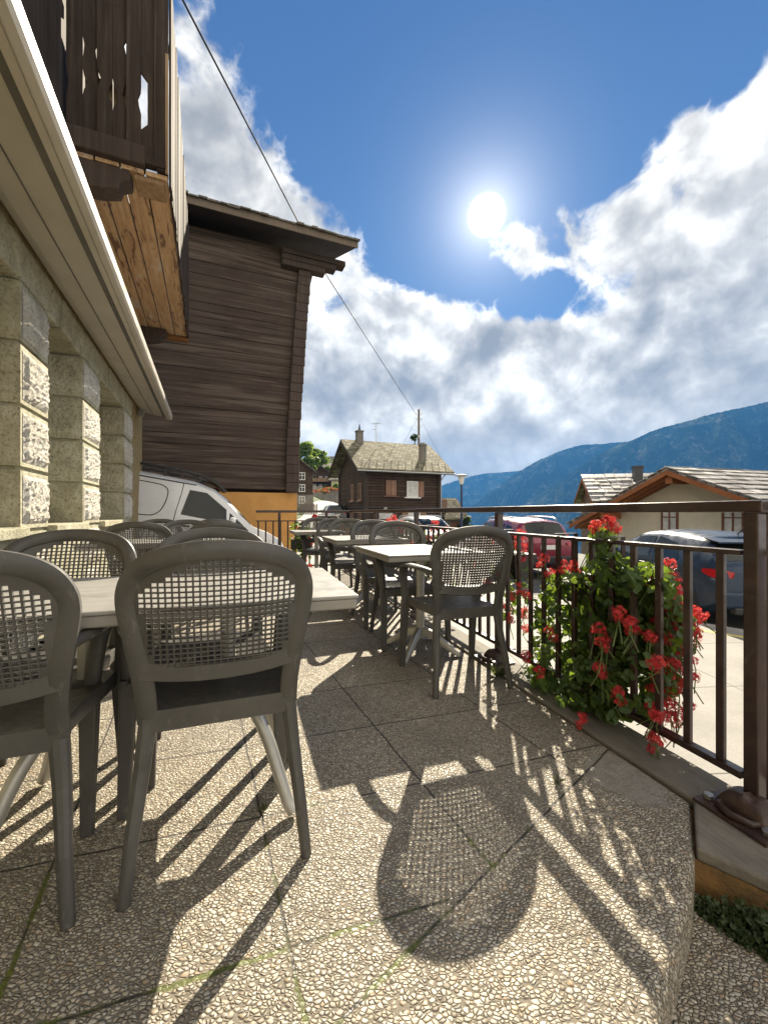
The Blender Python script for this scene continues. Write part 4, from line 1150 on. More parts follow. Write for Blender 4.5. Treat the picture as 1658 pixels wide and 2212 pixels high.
# small boxes farther along
def small_ger(label, u0, u1, n_, nf, zr=(.28, .86), group='geraniums hung on the railing'):
    sm = []; fw = []
    for k in range(n_):
        u = R.uniform(u0, u1); z = R.triangular(*zr, .62); v = RV + .12 + R.gauss(0, .05) + (.7 - z) * .1
        sm.append((uv(u, v, z), Vector((R.uniform(-.7, .7), R.uniform(-1.2, .2), R.uniform(0, 1.1)))))
    for k in range(nf):
        fw.append((uv(R.uniform(u0, u1), RV + .12 + R.gauss(0, .07), R.uniform(zr[0] - .05, zr[1] + .05)), R.uniform(.8, 1.15)))
    geranium(label, uv((u0 + u1) / 2, RV + .12, 0), sm, fw, box=planter(u0, u1), group=group)
small_ger('red geranium box seen past the right side of the free-standing chair', 2.35, 2.62, 150, 16, (.15, .80))
small_ger('red geranium box on the railing behind the square table', 3.45, 4.15, 420, 30, (.12, .86))
small_ger('red geranium box on the railing behind the bluish-rimmed chair', 4.7, 5.3, 300, 22, (.25, .9))
# box on the end railing
sm = []; fw = []
for k in range(260):
    c = at(R.gauss(652, 10), R.triangular(1125, 1215, 1145), 6.88 + R.gauss(0, .06)); sm.append((c, Vector((R.uniform(-.7, .7), R.uniform(-1.2, .2), R.uniform(0, 1.1)))))
for k in range(12): fw.append((at(R.gauss(655, 11), R.uniform(1135, 1225), 6.86), R.uniform(.9, 1.2)))
def endbox(root, loc):
    mb = MB(); c = at(652, 1175, 6.9) - loc
    mb.box(c, (.34, .16, .16)); mb.build('planter', M['blackplastic'], root, bevel=.01)
geranium('small geranium at the end railing in front of the orange plaster wall', at(652, 1175, 6.9) * 1, sm, fw, (.022, .04), endbox)

# moss below the kerb end and a weed at the kerb
def clump(name, label, cat, loc, rx, ry, rz, n_, lr, mat, flat=False):
    mb = MB()
    for k in range(n_):
        t = R.uniform(0, 2 * PI); r_ = math.sqrt(R.random())
        c = Vector((math.cos(t) * r_ * rx, math.sin(t) * r_ * ry, abs(R.gauss(0, .5)) * rz * (1 - r_ * .6)))
        leaf_mesh(mb, c, Vector((R.uniform(-.8, .8), R.uniform(-1, .6), R.uniform(.1, 1))), Vector((R.uniform(-1, 1), R.uniform(-1, 1), .3)), R.uniform(*lr))
    o = mb.build(name, mat, None, fix=False); o.location = loc
    return tag(o, label, cat)
clump('moss_patch', 'dark green moss growing at the foot of the ochre kerb end', 'moss', (1.03, 1.05, -.13), .19, .055, .085, 2600, (.003, .009), M['moss'])
tag(bpy.data.objects['moss_patch'], kind=None); bpy.data.objects['moss_patch'].rotation_euler = (0, 0, rad(-42))
def weed(label, loc, n_, L):
    mb = MB()
    for k in range(n_):
        t = R.uniform(0, 2 * PI); d = Vector((math.cos(t), math.sin(t), R.uniform(.5, 1.4))).normalized(); s_ = d.cross(Z3).normalized() * L * .09
        l = L * R.uniform(.6, 1.1); m1 = d * l * .55; e = d * l + Vector((d.x, d.y, -.6)) * l * .18
        mb.add([Vector((0, 0, 0)), m1 + s_, e, m1 - s_], [(0, 1, 2, 3)])
    o = mb.build('weed', M['weed'], None, fix=False); o.location = loc
    return tag(o, label, 'weed')
weed('small withered weed in the kerb joint beside the free-standing chair', ground(1072, 1462), 26, .12)
weed('tiny green weed sprouting from the paving joint near the long stripe shadows', ground(1205, 1690), 16, .035)
weed('tuft of grass in the joint behind the rear leg of the near chair', ground(570, 1752), 14, .035)
# ------------------------------------------------------------------ stone house with timber gallery (left)
def stone_house():
    root = empty('stone_house', 'old house with grey rusticated stone pillars and a weathered timber gallery above', 'house', an(5, -1.196, 0), BH)
    W = lambda a: a - 5.0     # along
    bh = .437
    for (a0, a1) in ((3.615, 4.15), (5.16, 5.86), (7.42, 8.12)):
        mb = MB(); q = 0; y0, y1 = W(a0), W(a1)
        for k in range(6):
            z0 = k * bh + .015; z1 = (k + 1) * bh - .015
            mb.span((-.42, y0, z0), (0, y1, z1))
            # rough boss on the outer face
            m_ = .032
            def bossf(s, t, y0=y0, y1=y1, z0=z0, z1=z1):
                y = lerp(y0 + m_, y1 - m_, s); z = lerp(z0 + m_, z1 - m_, t)
                e = min(s, 1 - s, t, 1 - t); h = .003 + (.014 + .020 * R.random()) * smooth(0, .10, e)
                return Vector((h, y, z))
            mb.mi = 1; mb.grid(24, 19, bossf); mb.mi = 0
            # and on the side that faces up the street
            def bossg(s, t, y0=y0, z0=z0, z1=z1):
                x = lerp(-.40, -.03, s); z = lerp(z0 + .02, z1 - .02, t)
                e = min(s, 1 - s, t, 1 - t); h = .002 + (.002 + .008 * R.random()) * smooth(0, .12, e)
                return Vector((x, y0 - h, z))
            mb.grid(12, 10, bossg)
        mb.span((-.40, y0 + .025, 0), (-.025, y1 - .025, 6 * bh))
        mb.build('pillar', [M['stone'], M['boss']], root, bevel=0)
        # chamfered springer on top
        mb = MB(); zt = 6 * bh
        mb.prism([(y0, zt + .004), (y1, zt + .004), (y1 + .16, zt + .30), (y0 - .16, zt + .30)], lambda p: Vector((-.42, p[0], p[1])), lambda p: Vector((.004, p[0], p[1])))
        mb.build('springer', M['stone'], root, bevel=.035)
    # flat arches of wedge stones over the openings
    zt = 6 * bh
    for (b0, b1) in ((2.2, 3.615), (4.15, 5.16), (5.86, 7.42)):
        y0, y1 = W(b0), W(b1); n_ = 3
        mb = MB()
        for k in range(n_):
            g = .006
            lo0 = lerp(y0, y1, k / n_) + g; lo1 = lerp(y0, y1, (k + 1) / n_) - g
            f = lambda q: .16 - .32 * q
            hi0 = lerp(y0 + .17, y1 - .17, k / n_) + g; hi1 = lerp(y0 + .17, y1 - .17, (k + 1) / n_) - g
            off = .004 + .012 * (k == 1)
            mb.prism([(lo0, zt + .01), (lo1, zt + .01), (hi1, zt + .30), (hi0, zt + .30)], lambda p: Vector((-.40, p[0], p[1])), lambda p, off=off: Vector((off - .012, p[0], p[1])))
        mb.build('lintel', M['stone'], root, bevel=.018)
    # wall surfaces
    mb = MB(); mb.span((-.70, W(-2), -.9), (-.43, W(8.15), zt + .3)); mb.span((-.70, W(8.125), -1.0), (-.02, W(9.49), zt + .3))
    mb.span((-.70, W(-2), zt + .302), (-.012, W(9.485), 4.3))
    mb.build('wall', M['roughcast'], root)
    mb = MB()
    for (b0, b1) in ((-2, 3.60), (4.16, 5.15), (5.87, 7.41)):
        mb.span((-.42, W(b0), .83), (.06, W(b1), .90)); mb.span((-.41, W(b0), 0), (.0, W(b1), .829))
    mb.build('parapet', M['stone'], root, bevel=.008)
    # windows set back between the pillars
    for (b0, b1) in ((4.16, 5.15), (5.87, 7.41)):
        mb = MB(); mb.span((-.425, W(b0) + .05, .92), (-.39, W(b1) - .05, 2.6)); fr = mb.build('window', M['brown_frame'], root)
        mb = MB(); mid = (W(b0) + W(b1)) / 2
        mb.span((-.388, W(b0) + .12, 1.0), (-.382, mid - .03, 2.52)); mb.span((-.388, mid + .03, 1.0), (-.382, W(b1) - .12, 2.52)); mb.build('pane', M['window_glass'], fr)
    # upper timber storey behind the gallery
    mb = MB(); mb.span((-5.0, W(-2), 4.305), (-.03, W(9.40), 7.6)); mb.build('upper_wall', M['old_plank'], root)
    # gallery
    X1 = .83; ya, yb = W(4.62), W(8.75); zb_, zt_ = 4.32, 6.34
    g = MB(); nb = 4; wd = X1 / nb
    for k in range(nb):
        y_end = yb - R.uniform(0, .05)
        g.span((k * wd + .008, ya + .02, zb_ + R.uniform(0, .012)), ((k + 1) * wd - .008, y_end, zb_ + .045))
    gal = g.build('gallery', M['soffit'], root, bevel=.004)
    mb = MB()
    mb.span((-.02, yb - .14, zb_ - .07), (X1 + .02, yb + .01, zb_ + .0)); mb.build('beam', M['new_plank'], gal, bevel=.008)
    mb = MB(); mb.span((.0, ya - .04, zb_ + .05), (X1 - .20, ya + .10, zb_ + .24)); mb.build('beam', M['barn_plain'], gal, bevel=.012)
    mb = MB(); mb.span((X1 - .30, ya + .04, zb_ - .05), (X1 - .04, ya + .30, zb_ - .003)); mb.build('beam', M['raw_plank'], gal, bevel=.008)
    mb = MB(); mb.span((0, yb - .03, zb_ + .05), (X1, yb + .03, zb_ + .2)); mb.build('beam', M['new_plank'], gal, bevel=.008)
    for yy in (ya + .02, yb - .34):
        mb = MB()
        mb.prism([(0, zb_ - .002), (.50, zb_ - .002), (.50, zb_ - .09), (.42, zb_ - .13), (.40, zb_ - .20), (.25, zb_ - .24), (0, zb_ - .26)], lambda p: Vector((p[0], yy, p[1])), lambda p: Vector((p[0], yy + .2, p[1])))
        mb.build('bracket', M['barn_plain'], gal, bevel=.01)
    # end boarding with gaps, split boards and lost pieces
    mb = MB(); x = 0.0; rr = random.Random(11)
    cuts = {0: [(4.95, .02, .0)], 1: [(5.02, .04, 0), (5.35, .02, .03)], 2: [(4.98, 0, .05), (5.08, .035, 0)], 3: [(4.96, .05, .02), (5.05, .02, .045), (5.5, .0, .03)], 4: [(5.0, .0, .03)], 5: [(q / 100, .058, 0) for q in range(476, 524, 7)], 6: []}
    k = 0
    while x < X1 - .02:
        w = .118; x1 = min(x + w + .006, X1)
        zs = [4.46]; z = 4.46
        while z < 6.3: z += .07; zs.append(z)
        y = ya + (.012 if k % 2 else -.012) + rr.uniform(-.003, .003)
        L = []; Rr = []
        for z in zs:
            li = rr.uniform(0, .002); ri = rr.uniform(0, .002)
            if k == 5: li += .058 if 4.76 < z < 5.24 else 0
            else:
                for (cz, a, b) in cuts.get(k, []):
                    f = max(0, 1 - abs(z - cz) / .10); li += a * f; ri += b * f
            L.append((min(x + li, x1 - .01), z)); Rr.append((max(x1 - ri, x + .012), z))
        for j in range(len(zs) - 1):
            q = [L[j], Rr[j], Rr[j + 1], L[j + 1]]
            mb.prism(q, lambda p, y=y: Vector((p[0], y, p[1])), lambda p, y=y: Vector((p[0], y + .022, p[1])))
        x += w; k += 1
    mb.span((0, ya - .03, 4.40), (X1 - .02, ya + .05, 4.47)); mb.span((0, ya + .03, 5.6), (X1, ya + .09, 5.72))
    mb.build('end_boarding', M['old_plank'], gal)
    mb = MB(); mb.span((X1 - .10, ya - .012, 4.38), (X1 - .005, ya + .09, 6.32)); mb.build('corner_post', M['old_plank'], gal)
    mb = MB(); mb.span((X1 - .024, ya - .02, 4.36), (X1 + .002, ya - .008, 5.55)); mb.build('edge_batten', M['raw_plank'], gal)
    # street side boarding, ragged lower ends
    mb = MB(); y = ya + .02
    while y < yb - .02:
        w = rr.uniform(.09, .14); z0 = zb_ - rr.uniform(.0, .055); o = rr.uniform(-.006, .012)
        n_ = 9; pts = []
        for j in range(n_ + 1): pts.append((y + rr.uniform(0, .012), lerp(z0, zt_, j / n_)))
        for j in range(n_, -1, -1): pts.append((y + w - rr.uniform(0, .014), lerp(z0 - rr.uniform(-.02, .02), zt_, j / n_)))
        for j in range(n_):
            q = [pts[j], pts[2 * n_ + 1 - j], pts[2 * n_ - j], pts[j + 1]]
            mb.prism(q, lambda p, o=o: Vector((X1 + o, p[0], p[1])), lambda p, o=o: Vector((X1 + o + .022, p[0], p[1])))
        y += w + rr.uniform(.0, .012)
    mb.build('side_boarding', M['old_plank'], gal)
    mb = MB()
    for (x_, z_, h_) in ((.28, 4.98, .2), (.40, 5.02, .26), (.17, 5.04, .16)): mb.span((x_ - .05, ya + .10, z_ - h_), (x_ + .06, ya + .12, z_ + h_))
    mb.build('inner_board', M['raw_plank'], gal)
    return root
stone_house()

def awning():
    root = empty('awning', 'long closed beige awning cassette running above the stone pillars', 'awning', an(5, -1.196, 0), BH)
    y0, y1 = -6.2, 8.97 - 5
    sec = [(.012, 2.93), (.012, 3.12), (.30, 3.13), (.48, 3.02), (.50, 2.955), (.44, 2.86), (.40, 2.855), (.08, 2.905)]
    mb = MB(); mb.prism(sec, lambda p: Vector((p[0], y0, p[1])), lambda p: Vector((p[0], y1, p[1]))); mb.build('cassette', M['awning'], root, bevel=.012)
    lip = [(.452, 2.842), (.452, 2.806), (.492, 2.800), (.494, 2.808), (.502, 2.808), (.504, 2.799), (.540, 2.803), (.554, 2.822), (.556, 2.90), (.546, 2.915), (.530, 2.905), (.528, 2.842)]
    mb = MB(); mb.prism(lip, lambda p: Vector((p[0], y0, p[1])), lambda p: Vector((p[0], y1 + .02, p[1]))); mb.build('front_bar', M['awning'], root)
    mb = MB(); mb.span((.395, y0, 2.845), (.45, y1 - .02, 2.853)); mb.span((.215, y0, 2.876), (.222, y1 - .02, 2.885)); mb.build('seam', M['awning_dark'], root)
    mb = MB(); mb.prism([(p[0] * 1.02, p[1]) for p in sec], lambda p: Vector((p[0], y1 + .001, p[1])), lambda p: Vector((p[0], y1 + .03, p[1]))); mb.build('end_cap', M['awning'], root, bevel=.008)
    mb = MB(); mb.span((.005, y1 - .22, 2.80), (.10, y1 - .10, 2.92)); mb.build('wall_bracket', M['steel'], root, bevel=.008)
    return root
awning()

# ------------------------------------------------------------------ big dark barn
def barn():
    root = empty('timber_barn', 'huge dark brown log barn on an orange plastered base beside the white van', 'barn', (-2.5, 12.0, STREET), BH)
    z = lambda h: h - STREET
    mb = MB(); L = -9.5
    rr = random.Random(5); zz = 1.66
    # squared logs, each a little different, the corner logs corbel outwards
    def flare(h): return .36 * max(0, min(1, (h - 2.6) / 5.4)) ** 1.15
    while zz < 8.35:
        h = rr.uniform(.17, .38); y = rr.uniform(-.014, .010)
        gp = rr.uniform(.0006, .004); mb.span((L, y, z(zz) + gp), (-.32 + flare(zz), .22, z(zz + h) - gp)); zz += h
    mb.span((L, .03, z(1.7)), (0.05, .24, z(8.3)))
    mb.build('log_wall', M['barn_wood'], root, bevel=.012)
    mb = MB(); zz = 1.60
    while zz < 7.95:
        h = .26; x1 = flare(zz + .1)
        mb.span((x1 - .36, -.16, z(zz) + .003), (x1 + rr.uniform(-.008, .008), .3, z(zz + h) - .003)); zz += h
    mb.build('log_corner', M['barn_plain'], root, bevel=.015)
    mb = MB(); mb.span((L, .05, z(1.57)), (-.02, .4, z(-1.3))); mb.build('plaster_base', M['orange_plaster'], root, bevel=.01)
    mb = MB(); mb.span((L, .5, z(-1.0)), (-.1, 9.0, z(8.3))); mb.build('inner_wall', M['barn_wood'], root)
    # purlin consoles
    for x1, z0, z1 in ((1.36, 8.33, 8.48), (1.08, 8.17, 8.325), (.76, 8.0, 8.165)):
        mb = MB(); mb.span((-.5, -.30 if x1 > 1.1 else -.26, z(z0)), (x1, .05, z(z1))); mb.build('purlin', M['barn_plain'], root, bevel=.03)
        mb = MB(); mb.span((-.5, 4.0, z(z0 + 1.9)), (x1, 4.4, z(z1 + 1.9))); mb.build('purlin', M['barn_plain'], root, bevel=.03)
    # roof with rafters under the eave
    def rz_(y): return 8.53 + (y + .95) * .42
    mb = MB()
    mb.prism([(-.95, rz_(-.95)), (4.2, rz_(4.2)), (9.4, rz_(-1)), (9.4, rz_(-1) + .2), (4.2, rz_(4.2) + .2), (-.95, rz_(-.95) + .17)], lambda p: Vector((L, p[0], z(p[1]))), lambda p: Vector((1.48, p[0], z(p[1]))))
    rf = mb.build('roof', M['barn_plain'], root)
    mb = MB(); x = L
    while x < 1.46:
        w = rr.uniform(.16, .28); t = rr.uniform(.03, .06)
        mb.box((x + w / 2, -.86 + rr.uniform(-.05, .02), z(8.76 + rr.uniform(-.008, .018))), (w - .01, .4, t), Matrix.Rotation(.38, 3, 'X')); x += w
    mb.build('shingle_edge', M['shingle'], rf)
    mb = MB(); mb.span((L, -.985, z(8.50)), (1.50, -.952, z(8.72))); mb.build('fascia_board', M['pole_wood'], rf, bevel=.004)
    return root
barn()

# ------------------------------------------------------------------ chalets
def window(root, fmap, x, z, w, h, frame='white_paint', glass='window_glass', shut=None, shutmat='shutter', sill=True, bars=True, closed=False):
    "fmap(x, out, z) puts the window on its wall"
    def sp(mb, x0, x1, o0, o1, z0, z1):
        vs = [fmap(a, b, c) for c in (z0, z1) for a, b in ((x0, o0), (x1, o0), (x1, o1), (x0, o1))]
        mb.add(vs, [(3, 2, 1, 0), (4, 5, 6, 7), (0, 1, 5, 4), (1, 2, 6, 5), (2, 3, 7, 6), (3, 0, 4, 7)])
    mb = MB(); t = min(.07, w * .12)
    sp(mb, x - w / 2, x - w / 2 + t, .01, .07, z - h / 2, z + h / 2); sp(mb, x + w / 2 - t, x + w / 2, .01, .07, z - h / 2, z + h / 2)
    sp(mb, x - w / 2 + t, x + w / 2 - t, .01, .07, z - h / 2, z - h / 2 + t); sp(mb, x - w / 2 + t, x + w / 2 - t, .01, .07, z + h / 2 - t, z + h / 2)
    if bars and not closed:
        sp(mb, x - t * .4, x + t * .4, .02, .06, z - h / 2 + t, z + h / 2 - t)
        sp(mb, x - w / 2 + t, x + w / 2 - t, .025, .055, z + h * .08, z + h * .08 + t * .6)
    wo = mb.build('window', M[frame], root)
    mb = MB(); sp(mb, x - w / 2 + t, x + w / 2 - t, .012, .03, z - h / 2 + t, z + h / 2 - t); mb.build('pane', M[glass], wo)
    if sill:
        mb = MB(); sp(mb, x - w * .72, x + w * .72, .0, .16, z - h / 2 - .10, z - h / 2 - .01); mb.build('sill', M[frame] if sill is True else M[sill], wo)
    if closed:
        mb = MB(); sp(mb, x - w / 2 + .02, x - .01, .075, .11, z - h / 2 + .02, z + h / 2 - .02); sp(mb, x + .01, x + w / 2 - .02, .075, .11, z - h / 2 + .02, z + h / 2 - .02); mb.build('shutter', M[shutmat], wo)
    for s in (shut or ()):
        sw = w * (.5 if frame != 'none' else .9); sw = w * .52
        xa = x + s * (w / 2 + .01); mb = MB(); sp(mb, min(xa, xa + s * sw), max(xa, xa + s * sw), .02, .06, z - h / 2, z + h / 2); mb.build('shutter', M[shutmat], wo)
    return wo
def chalet(name, label, loc, rz, w, d, he, hr, ox, oy, wall='chalet_wood', roof='tile', base=None, group=None, cat='house', z0=0.0, rth=.13, gable_wood=None, verge='barn_plain'):
    root = empty(name, label, cat, loc, rz, group)
    hm = he + (hr - he)
    mb = MB()
    pent = [(0, z0), (d, z0), (d, he), (d / 2, hr), (0, he)]
    mb.prism(pent, lambda p: Vector((0, p[0], p[1])), lambda p: Vector((w, p[0], p[1]))); mb.build('wall', M[wall], root)
    if base:
        bh_, bm_ = base; mb = MB(); mb.span((-.04, -.04, z0), (w + .04, d + .04, bh_)); mb.build('base', M[bm_], root)
    k = (hr - he) / (d / 2)
    mb = MB()
    for s in (0, 1):
        ye = -oy; yr = d / 2
        prof = [(ye, he - oy * k + .02), (yr, hr + .02), (yr, hr + .02 + rth), (ye, he - oy * k + .02 + rth * .9)]
        if s: prof = [(d - y, z) for y, z in prof]; prof = [(y + (.002), z - .003) for y, z in prof]
        mb.prism(prof, lambda p: Vector((-ox, p[0], p[1])), lambda p: Vector((w + ox, p[0], p[1])))
    rf = mb.build('roof', [M[roof]], root)
    for xx in (-ox - .03, w + ox - .02):
        mb = MB()
        for s in (0, 1):
            prof = [(-oy - .02, he - oy * k - .16), (d / 2, hr - .16), (d / 2, hr + .03), (-oy - .02, he - oy * k + .03)]
            if s: prof = [(d - y, z - .002) for y, z in prof]
            mb.prism(prof, lambda p: Vector((xx, p[0], p[1])), lambda p: Vector((xx + .05, p[0], p[1])))
        mb.build('verge_board', M[verge], rf)
    return root, rf, k
def chimney(rf, x, y, z0, z1, s=.5, mat='oldstone', cap=True, rnd=False):
    mb = MB()
    if rnd: mb.lathe([(s * .5, z0), (s * .48, z1 - .25), (s * .56, z1 - .24), (s * .56, z1 - .12), (s * .4, z1 - .02), (s * .15, z1)], 12, (x, y, 0))
    else:
        mb.span((x - s / 2, y - s / 2, z0), (x + s / 2, y + s / 2, z1))
        if cap: mb.span((x - s * .6, y - s * .6, z1 + .002), (x + s * .6, y + s * .6, z1 + .10))
    return mb.build('chimney', M[mat], rf)
front = lambda root: (lambda x, o, z: Vector((x, -o, z)))
gable = lambda root: (lambda y, o, z: Vector((-o, y, z)))

# chalet at the bend
def bend_chalet():
    z0 = STREET
    p = Vector((-1.3, 30.0, z0)); H = lambda h: h - z0
    r, rf, k = chalet('log_chalet', 'dark log chalet with mossy tiled roof and pinkish shutters beyond the parked white car', p, BH, 6.1, 6.4, H(4.55), H(6.70), .95, .75, z0=-.3, rth=.10)
    fm = front(r); gm = gable(r)
    xw = lambda px: None
    window(r, fm, 1.95, H(2.85), .85, 1.15, 'brown_frame', closed=True, sill=True)
    window(r, fm, 3.75, H(2.80), .95, 1.2, 'white_paint', 'curtain', shut=(1,))
    window(r, fm, 3.9, H(.72), 1.0, 1.0, 'white_paint', 'curtain', shut=(-1, 1), shutmat='raw_plank')
    window(r, fm, 2.1, H(.72), .7, .9, 'brown_frame', 'window_glass', bars=True)
    for yy, zz in ((1.2, 2.6), (3.0, 2.6), (1.2, .4), (3.0, .4)): window(r, gm, yy, H(zz), .7, 1.3, 'shutter', 'window_glass')
    mb = MB()
    for zz in (1.35, 3.9): mb.span((-.06, -.06, H(zz)), (6.16, 6.46, H(zz) + .10))
    mb.build('floor_beam', M['barn_plain'], r)
    for xx, yy in ((0, 0), (6.1, 0), (0, 6.4)):
        mb = MB(); mb.span((xx - .14, yy - .14, -.3), (xx + .14, yy + .14, H(4.4))); mb.build('corner_post', M['barn_plain'], r)
    chimney(rf, 5.1, .85, H(4.7), H(6.55), .62, 'oldstone', rnd=True)
    chimney(rf, .55, 3.0, H(6.2), H(7.45), .5, 'oldstone')
    mb = MB(); mb.tube([(6.75, -.5, H(4.2)), (6.5, -.2, H(3.95)), (6.22, -.1, H(3.5)), (6.22, -.1, H(-.3))], .05, 8); mb.build('downpipe', M['steel'], r)
    mb = MB(); mb.tube([(-.95, -.80, H(3.98)), (7.0, -.80, H(3.98))], .07, 8); mb.build('gutter', M['steel'], rf)
    # snow hooks along the lower roof
    mb = MB()
    for row in range(3):
        for q in range(13): mb.box((-.5 + q * .58 + row * .2, -.45 + row * .42, H(4.22) + row * .42 * k + .14), (.03, .10, .07))
    mb.build('snow_guard', M['steel'], rf)
    # gallery at the right end
    g = MB(); g.span((6.12, .3, H(.95)), (7.0, 3.6, H(1.05))); go = g.build('balcony', M['barn_plain'], r)
    mb = MB(); mb.span((6.15, .28, H(1.95)), (7.02, .34, H(2.02))); mb.span((6.98, .3, H(1.95)), (7.04, 3.6, H(2.02)))
    for q in range(7): mb.span((6.2 + q * .125, .29, H(1.05)), (6.28 + q * .125, .33, H(1.95)))
    mb.build('balustrade', M['brown_frame'], go)
    mb = MB(); mb.span((1.0, -.06, H(.52)), (2.1, -.045, H(.95))); bd = mb.build('notice_board', M['white_paint'], r)
    mb = MB(); mb.span((1.02, -.078, H(.54)), (1.53, -.062, H(.93))); mb.span((1.57, -.078, H(.54)), (2.08, -.062, H(.93))); mb.build('notice', M['curtain'], bd)
    # house emblem above the board: a small white bear-like curl on the logs
    mb = MB(); pts = [(1.42, 1.02), (1.42, 1.32), (1.52, 1.38), (1.62, 1.34), (1.56, 1.24), (1.66, 1.16), (1.64, 1.05), (1.42, 1.02)]
    mb.tube([Vector((a, -.06, H(b))) for a, b in pts], .035, 6); mb.build('wall_emblem', M['white_paint'], r)
    # outside stair with white balusters
    s = MB(); s.bar((2.1, -.7, H(.45)), (3.0, -.7, H(-.75)), .12, .10); s.bar((2.05, -.7, H(.5)), (4.3, -.7, H(.5)), .08, .08); so_ = s.build('stair_rail', M['white_paint'], r)
    mb = MB()
    for q in range(8): mb.lathe([(.03, H(-.7)), (.055, H(-.4)), (.03, H(.05)), (.04, H(.45))], 8, (2.35 + q * .26, -.7, 0))
    mb.build('baluster', M['white_paint'], so_)
    return r
bend_chalet()
# low stone-roofed hut to its right
r, rf, k = chalet('stone_hut', 'low hut with mossy roof squeezed between the log chalet and the street lamp', (4.9, 33.0, STREET - .4), BH, 1.9, 3.4, 1.9, 3.35, .25, .3, wall='oldstone', roof='tile')
mb = MB(); mb.span((.5, -.04, 0), (1.2, -.01, 1.5)); mb.build('door', M['brown_frame'], r)

# cream chalet below the street on the right
def cream_chalet():
    ap = Vector((11.0, 16.0, 0)); loc = ap + V * 1.0 - U * 4.2
    loc.z = -3.4; H = lambda h: h + 3.4
    w, d = 9.0, 8.4
    r, rf, k = chalet('cream_chalet', 'cream rendered chalet with brown rafters and shiny stone-slab roof behind the slate-blue car', loc, TH, w, d, H(.78), H(2.62), 1.05, .95, wall='cream_plaster', roof='stone_slab', z0=-2, rth=.10, verge='rafter')
    gm = gable(r)
    # positions on the gable measured from the photo
    def yy(px):
        t = (px - 829) / F; o = Vector((loc.x, loc.y, 0)) - Vector((0, 0, 0))
        # o + U*s has X/Z = t
        return (t * o.y - o.x) / (U.x - t * U.y)
    for px in (1446, 1583): window(r, gm, yy(px), H(.72), .72, .98, 'brown_frame', 'curtain', sill='cream_plaster')
    # rafters and purlins under the gable overhang
    mb = MB()
    for xx in (-.75, -.45, -.15):
        for s in (0, 1):
            a = (xx, -.9, H(.78) - .95 * k - .14); b = (xx, d / 2, H(2.62) - .12)
            if s: a = (xx, d + .9, a[2]); b = (xx, d / 2 + .001, b[2])
            mb.bar(a, b, .11, .15)
    mb.build('rafter', M['rafter'], rf)
    for y_, z_ in ((d / 2, 2.28), (d * .12, .86), (d * .88, .86)):
        mb = MB(); mb.span((-.95, y_ - .14, H(z_) - .15), (.1, y_ + .14, H(z_) + .13)); mb.build('purlin', M['rafter'], rf)
    mb = MB()
    for xx in (-1.0,):
        for s in (0, 1):
            a = (xx, -.95, H(.78) - .97 * k + .03); b = (xx, d / 2, H(2.62) + .05)
            if s: a = (xx, d + .95, a[2]); b = (xx, d / 2 + .001, b[2])
            mb.bar(a, b, .06, .20)
    mb.build('barge_board', M['rafter'], rf)
    # loose stone slabs laid over the roof so its edge is uneven
    mb = MB(); rr = random.Random(21)
    for s in (0, 1):
        t = 0.0
        while t < 1.0:
            xx = -1.15
            while xx < w + 1.1:
                ww = rr.uniform(.4, .85); y_ = lerp(-.95, d / 2, t); z_ = H(.78) + y_ * k + .15
                if s: y_ = d - y_
                mb.box((xx + ww / 2, y_, z_ + rr.uniform(0, .02)), (ww - .02, .46, .035), Matrix.Rotation((-1 if s else 1) * (math.atan(k) - .075) + rr.uniform(-.02, .02), 3, 'X')); xx += ww
            t += .088
    mb.build('stone_slab', M['stone_slab'], rf)
    return r
cream_chalet()
# house behind it, only its roof shows, with a dark metal chimney
loc = Vector((11.55, 22.4, -3.5))
r, rf, k = chalet('slab_roof_house', 'house with pale stone-slab roof and black chimney rising behind the cream chalet', loc, rad(-14), 6.5, 3.8, 5.35, 6.50, .35, .5, wall='brown_frame', roof='stone_slab', z0=-2, rth=.14, verge='rafter')
chimney(rf, 2.35, 1.2, 5.4, 7.0, .42, 'blackplastic')
mb = MB(); rr = random.Random(31); t = 0.0
while t < 1.0:
    xx = -.42
    while xx < 6.8:
        ww = rr.uniform(.4, .9); y_ = lerp(-.5, 1.9, t); mb.box((xx + ww / 2, y_, 5.35 + y_ * k + .185 + rr.uniform(0, .03)), (ww - .03, .5, .04), Matrix.Rotation(math.atan(k) - .08, 3, 'X')); xx += ww
    t += .16
mb.build('stone_slab', M['stone_slab'], rf)

# village up the road
def village(label, name, px, py, Z, rz, w, d, h, rise, wall='chalet_wood', roof='tile_grey', base=None, rows=2, ncol=3, ox=.5, oy=.6, gw=True):
    p = at(px, py, Z); r, rf, k = chalet(name, label, p, rz, w, d, h, h + rise, ox, oy, wall=wall, roof=roof, base=base, group='houses up the village road', z0=-3)
    for q in range(rows):
        for c in range(ncol):
            window(r, front(r), w * (c + .7) / (ncol + .4), h * (q + .55) / (rows + .1), .8, 1.0, 'white_paint', 'window_glass', sill=False)
            if gw: window(r, gable(r), d * (c + .7) / (ncol + .4), h * (q + .55) / (rows + .1), .8, 1.0, 'white_paint', 'window_glass', sill=False)
    return r, rf
r, rf = village('tall weathered house just right of the barn corner with its gable to the street', 'village_house', 676, 1094, 56.0, rad(101), 7, 5, 5.0, 1.9, wall='chalet_wood', base=(1.6, 'oldstone'), rows=3, ncol=2)
r, rf = village('brown gabled chalet with balcony above the stone retaining wall', 'village_house', 715, 1061, 100.0, rad(96), 7.5, 5.0, 4.2, 1.9, rows=2, ncol=3, base=(1.2, 'grey_plaster'))
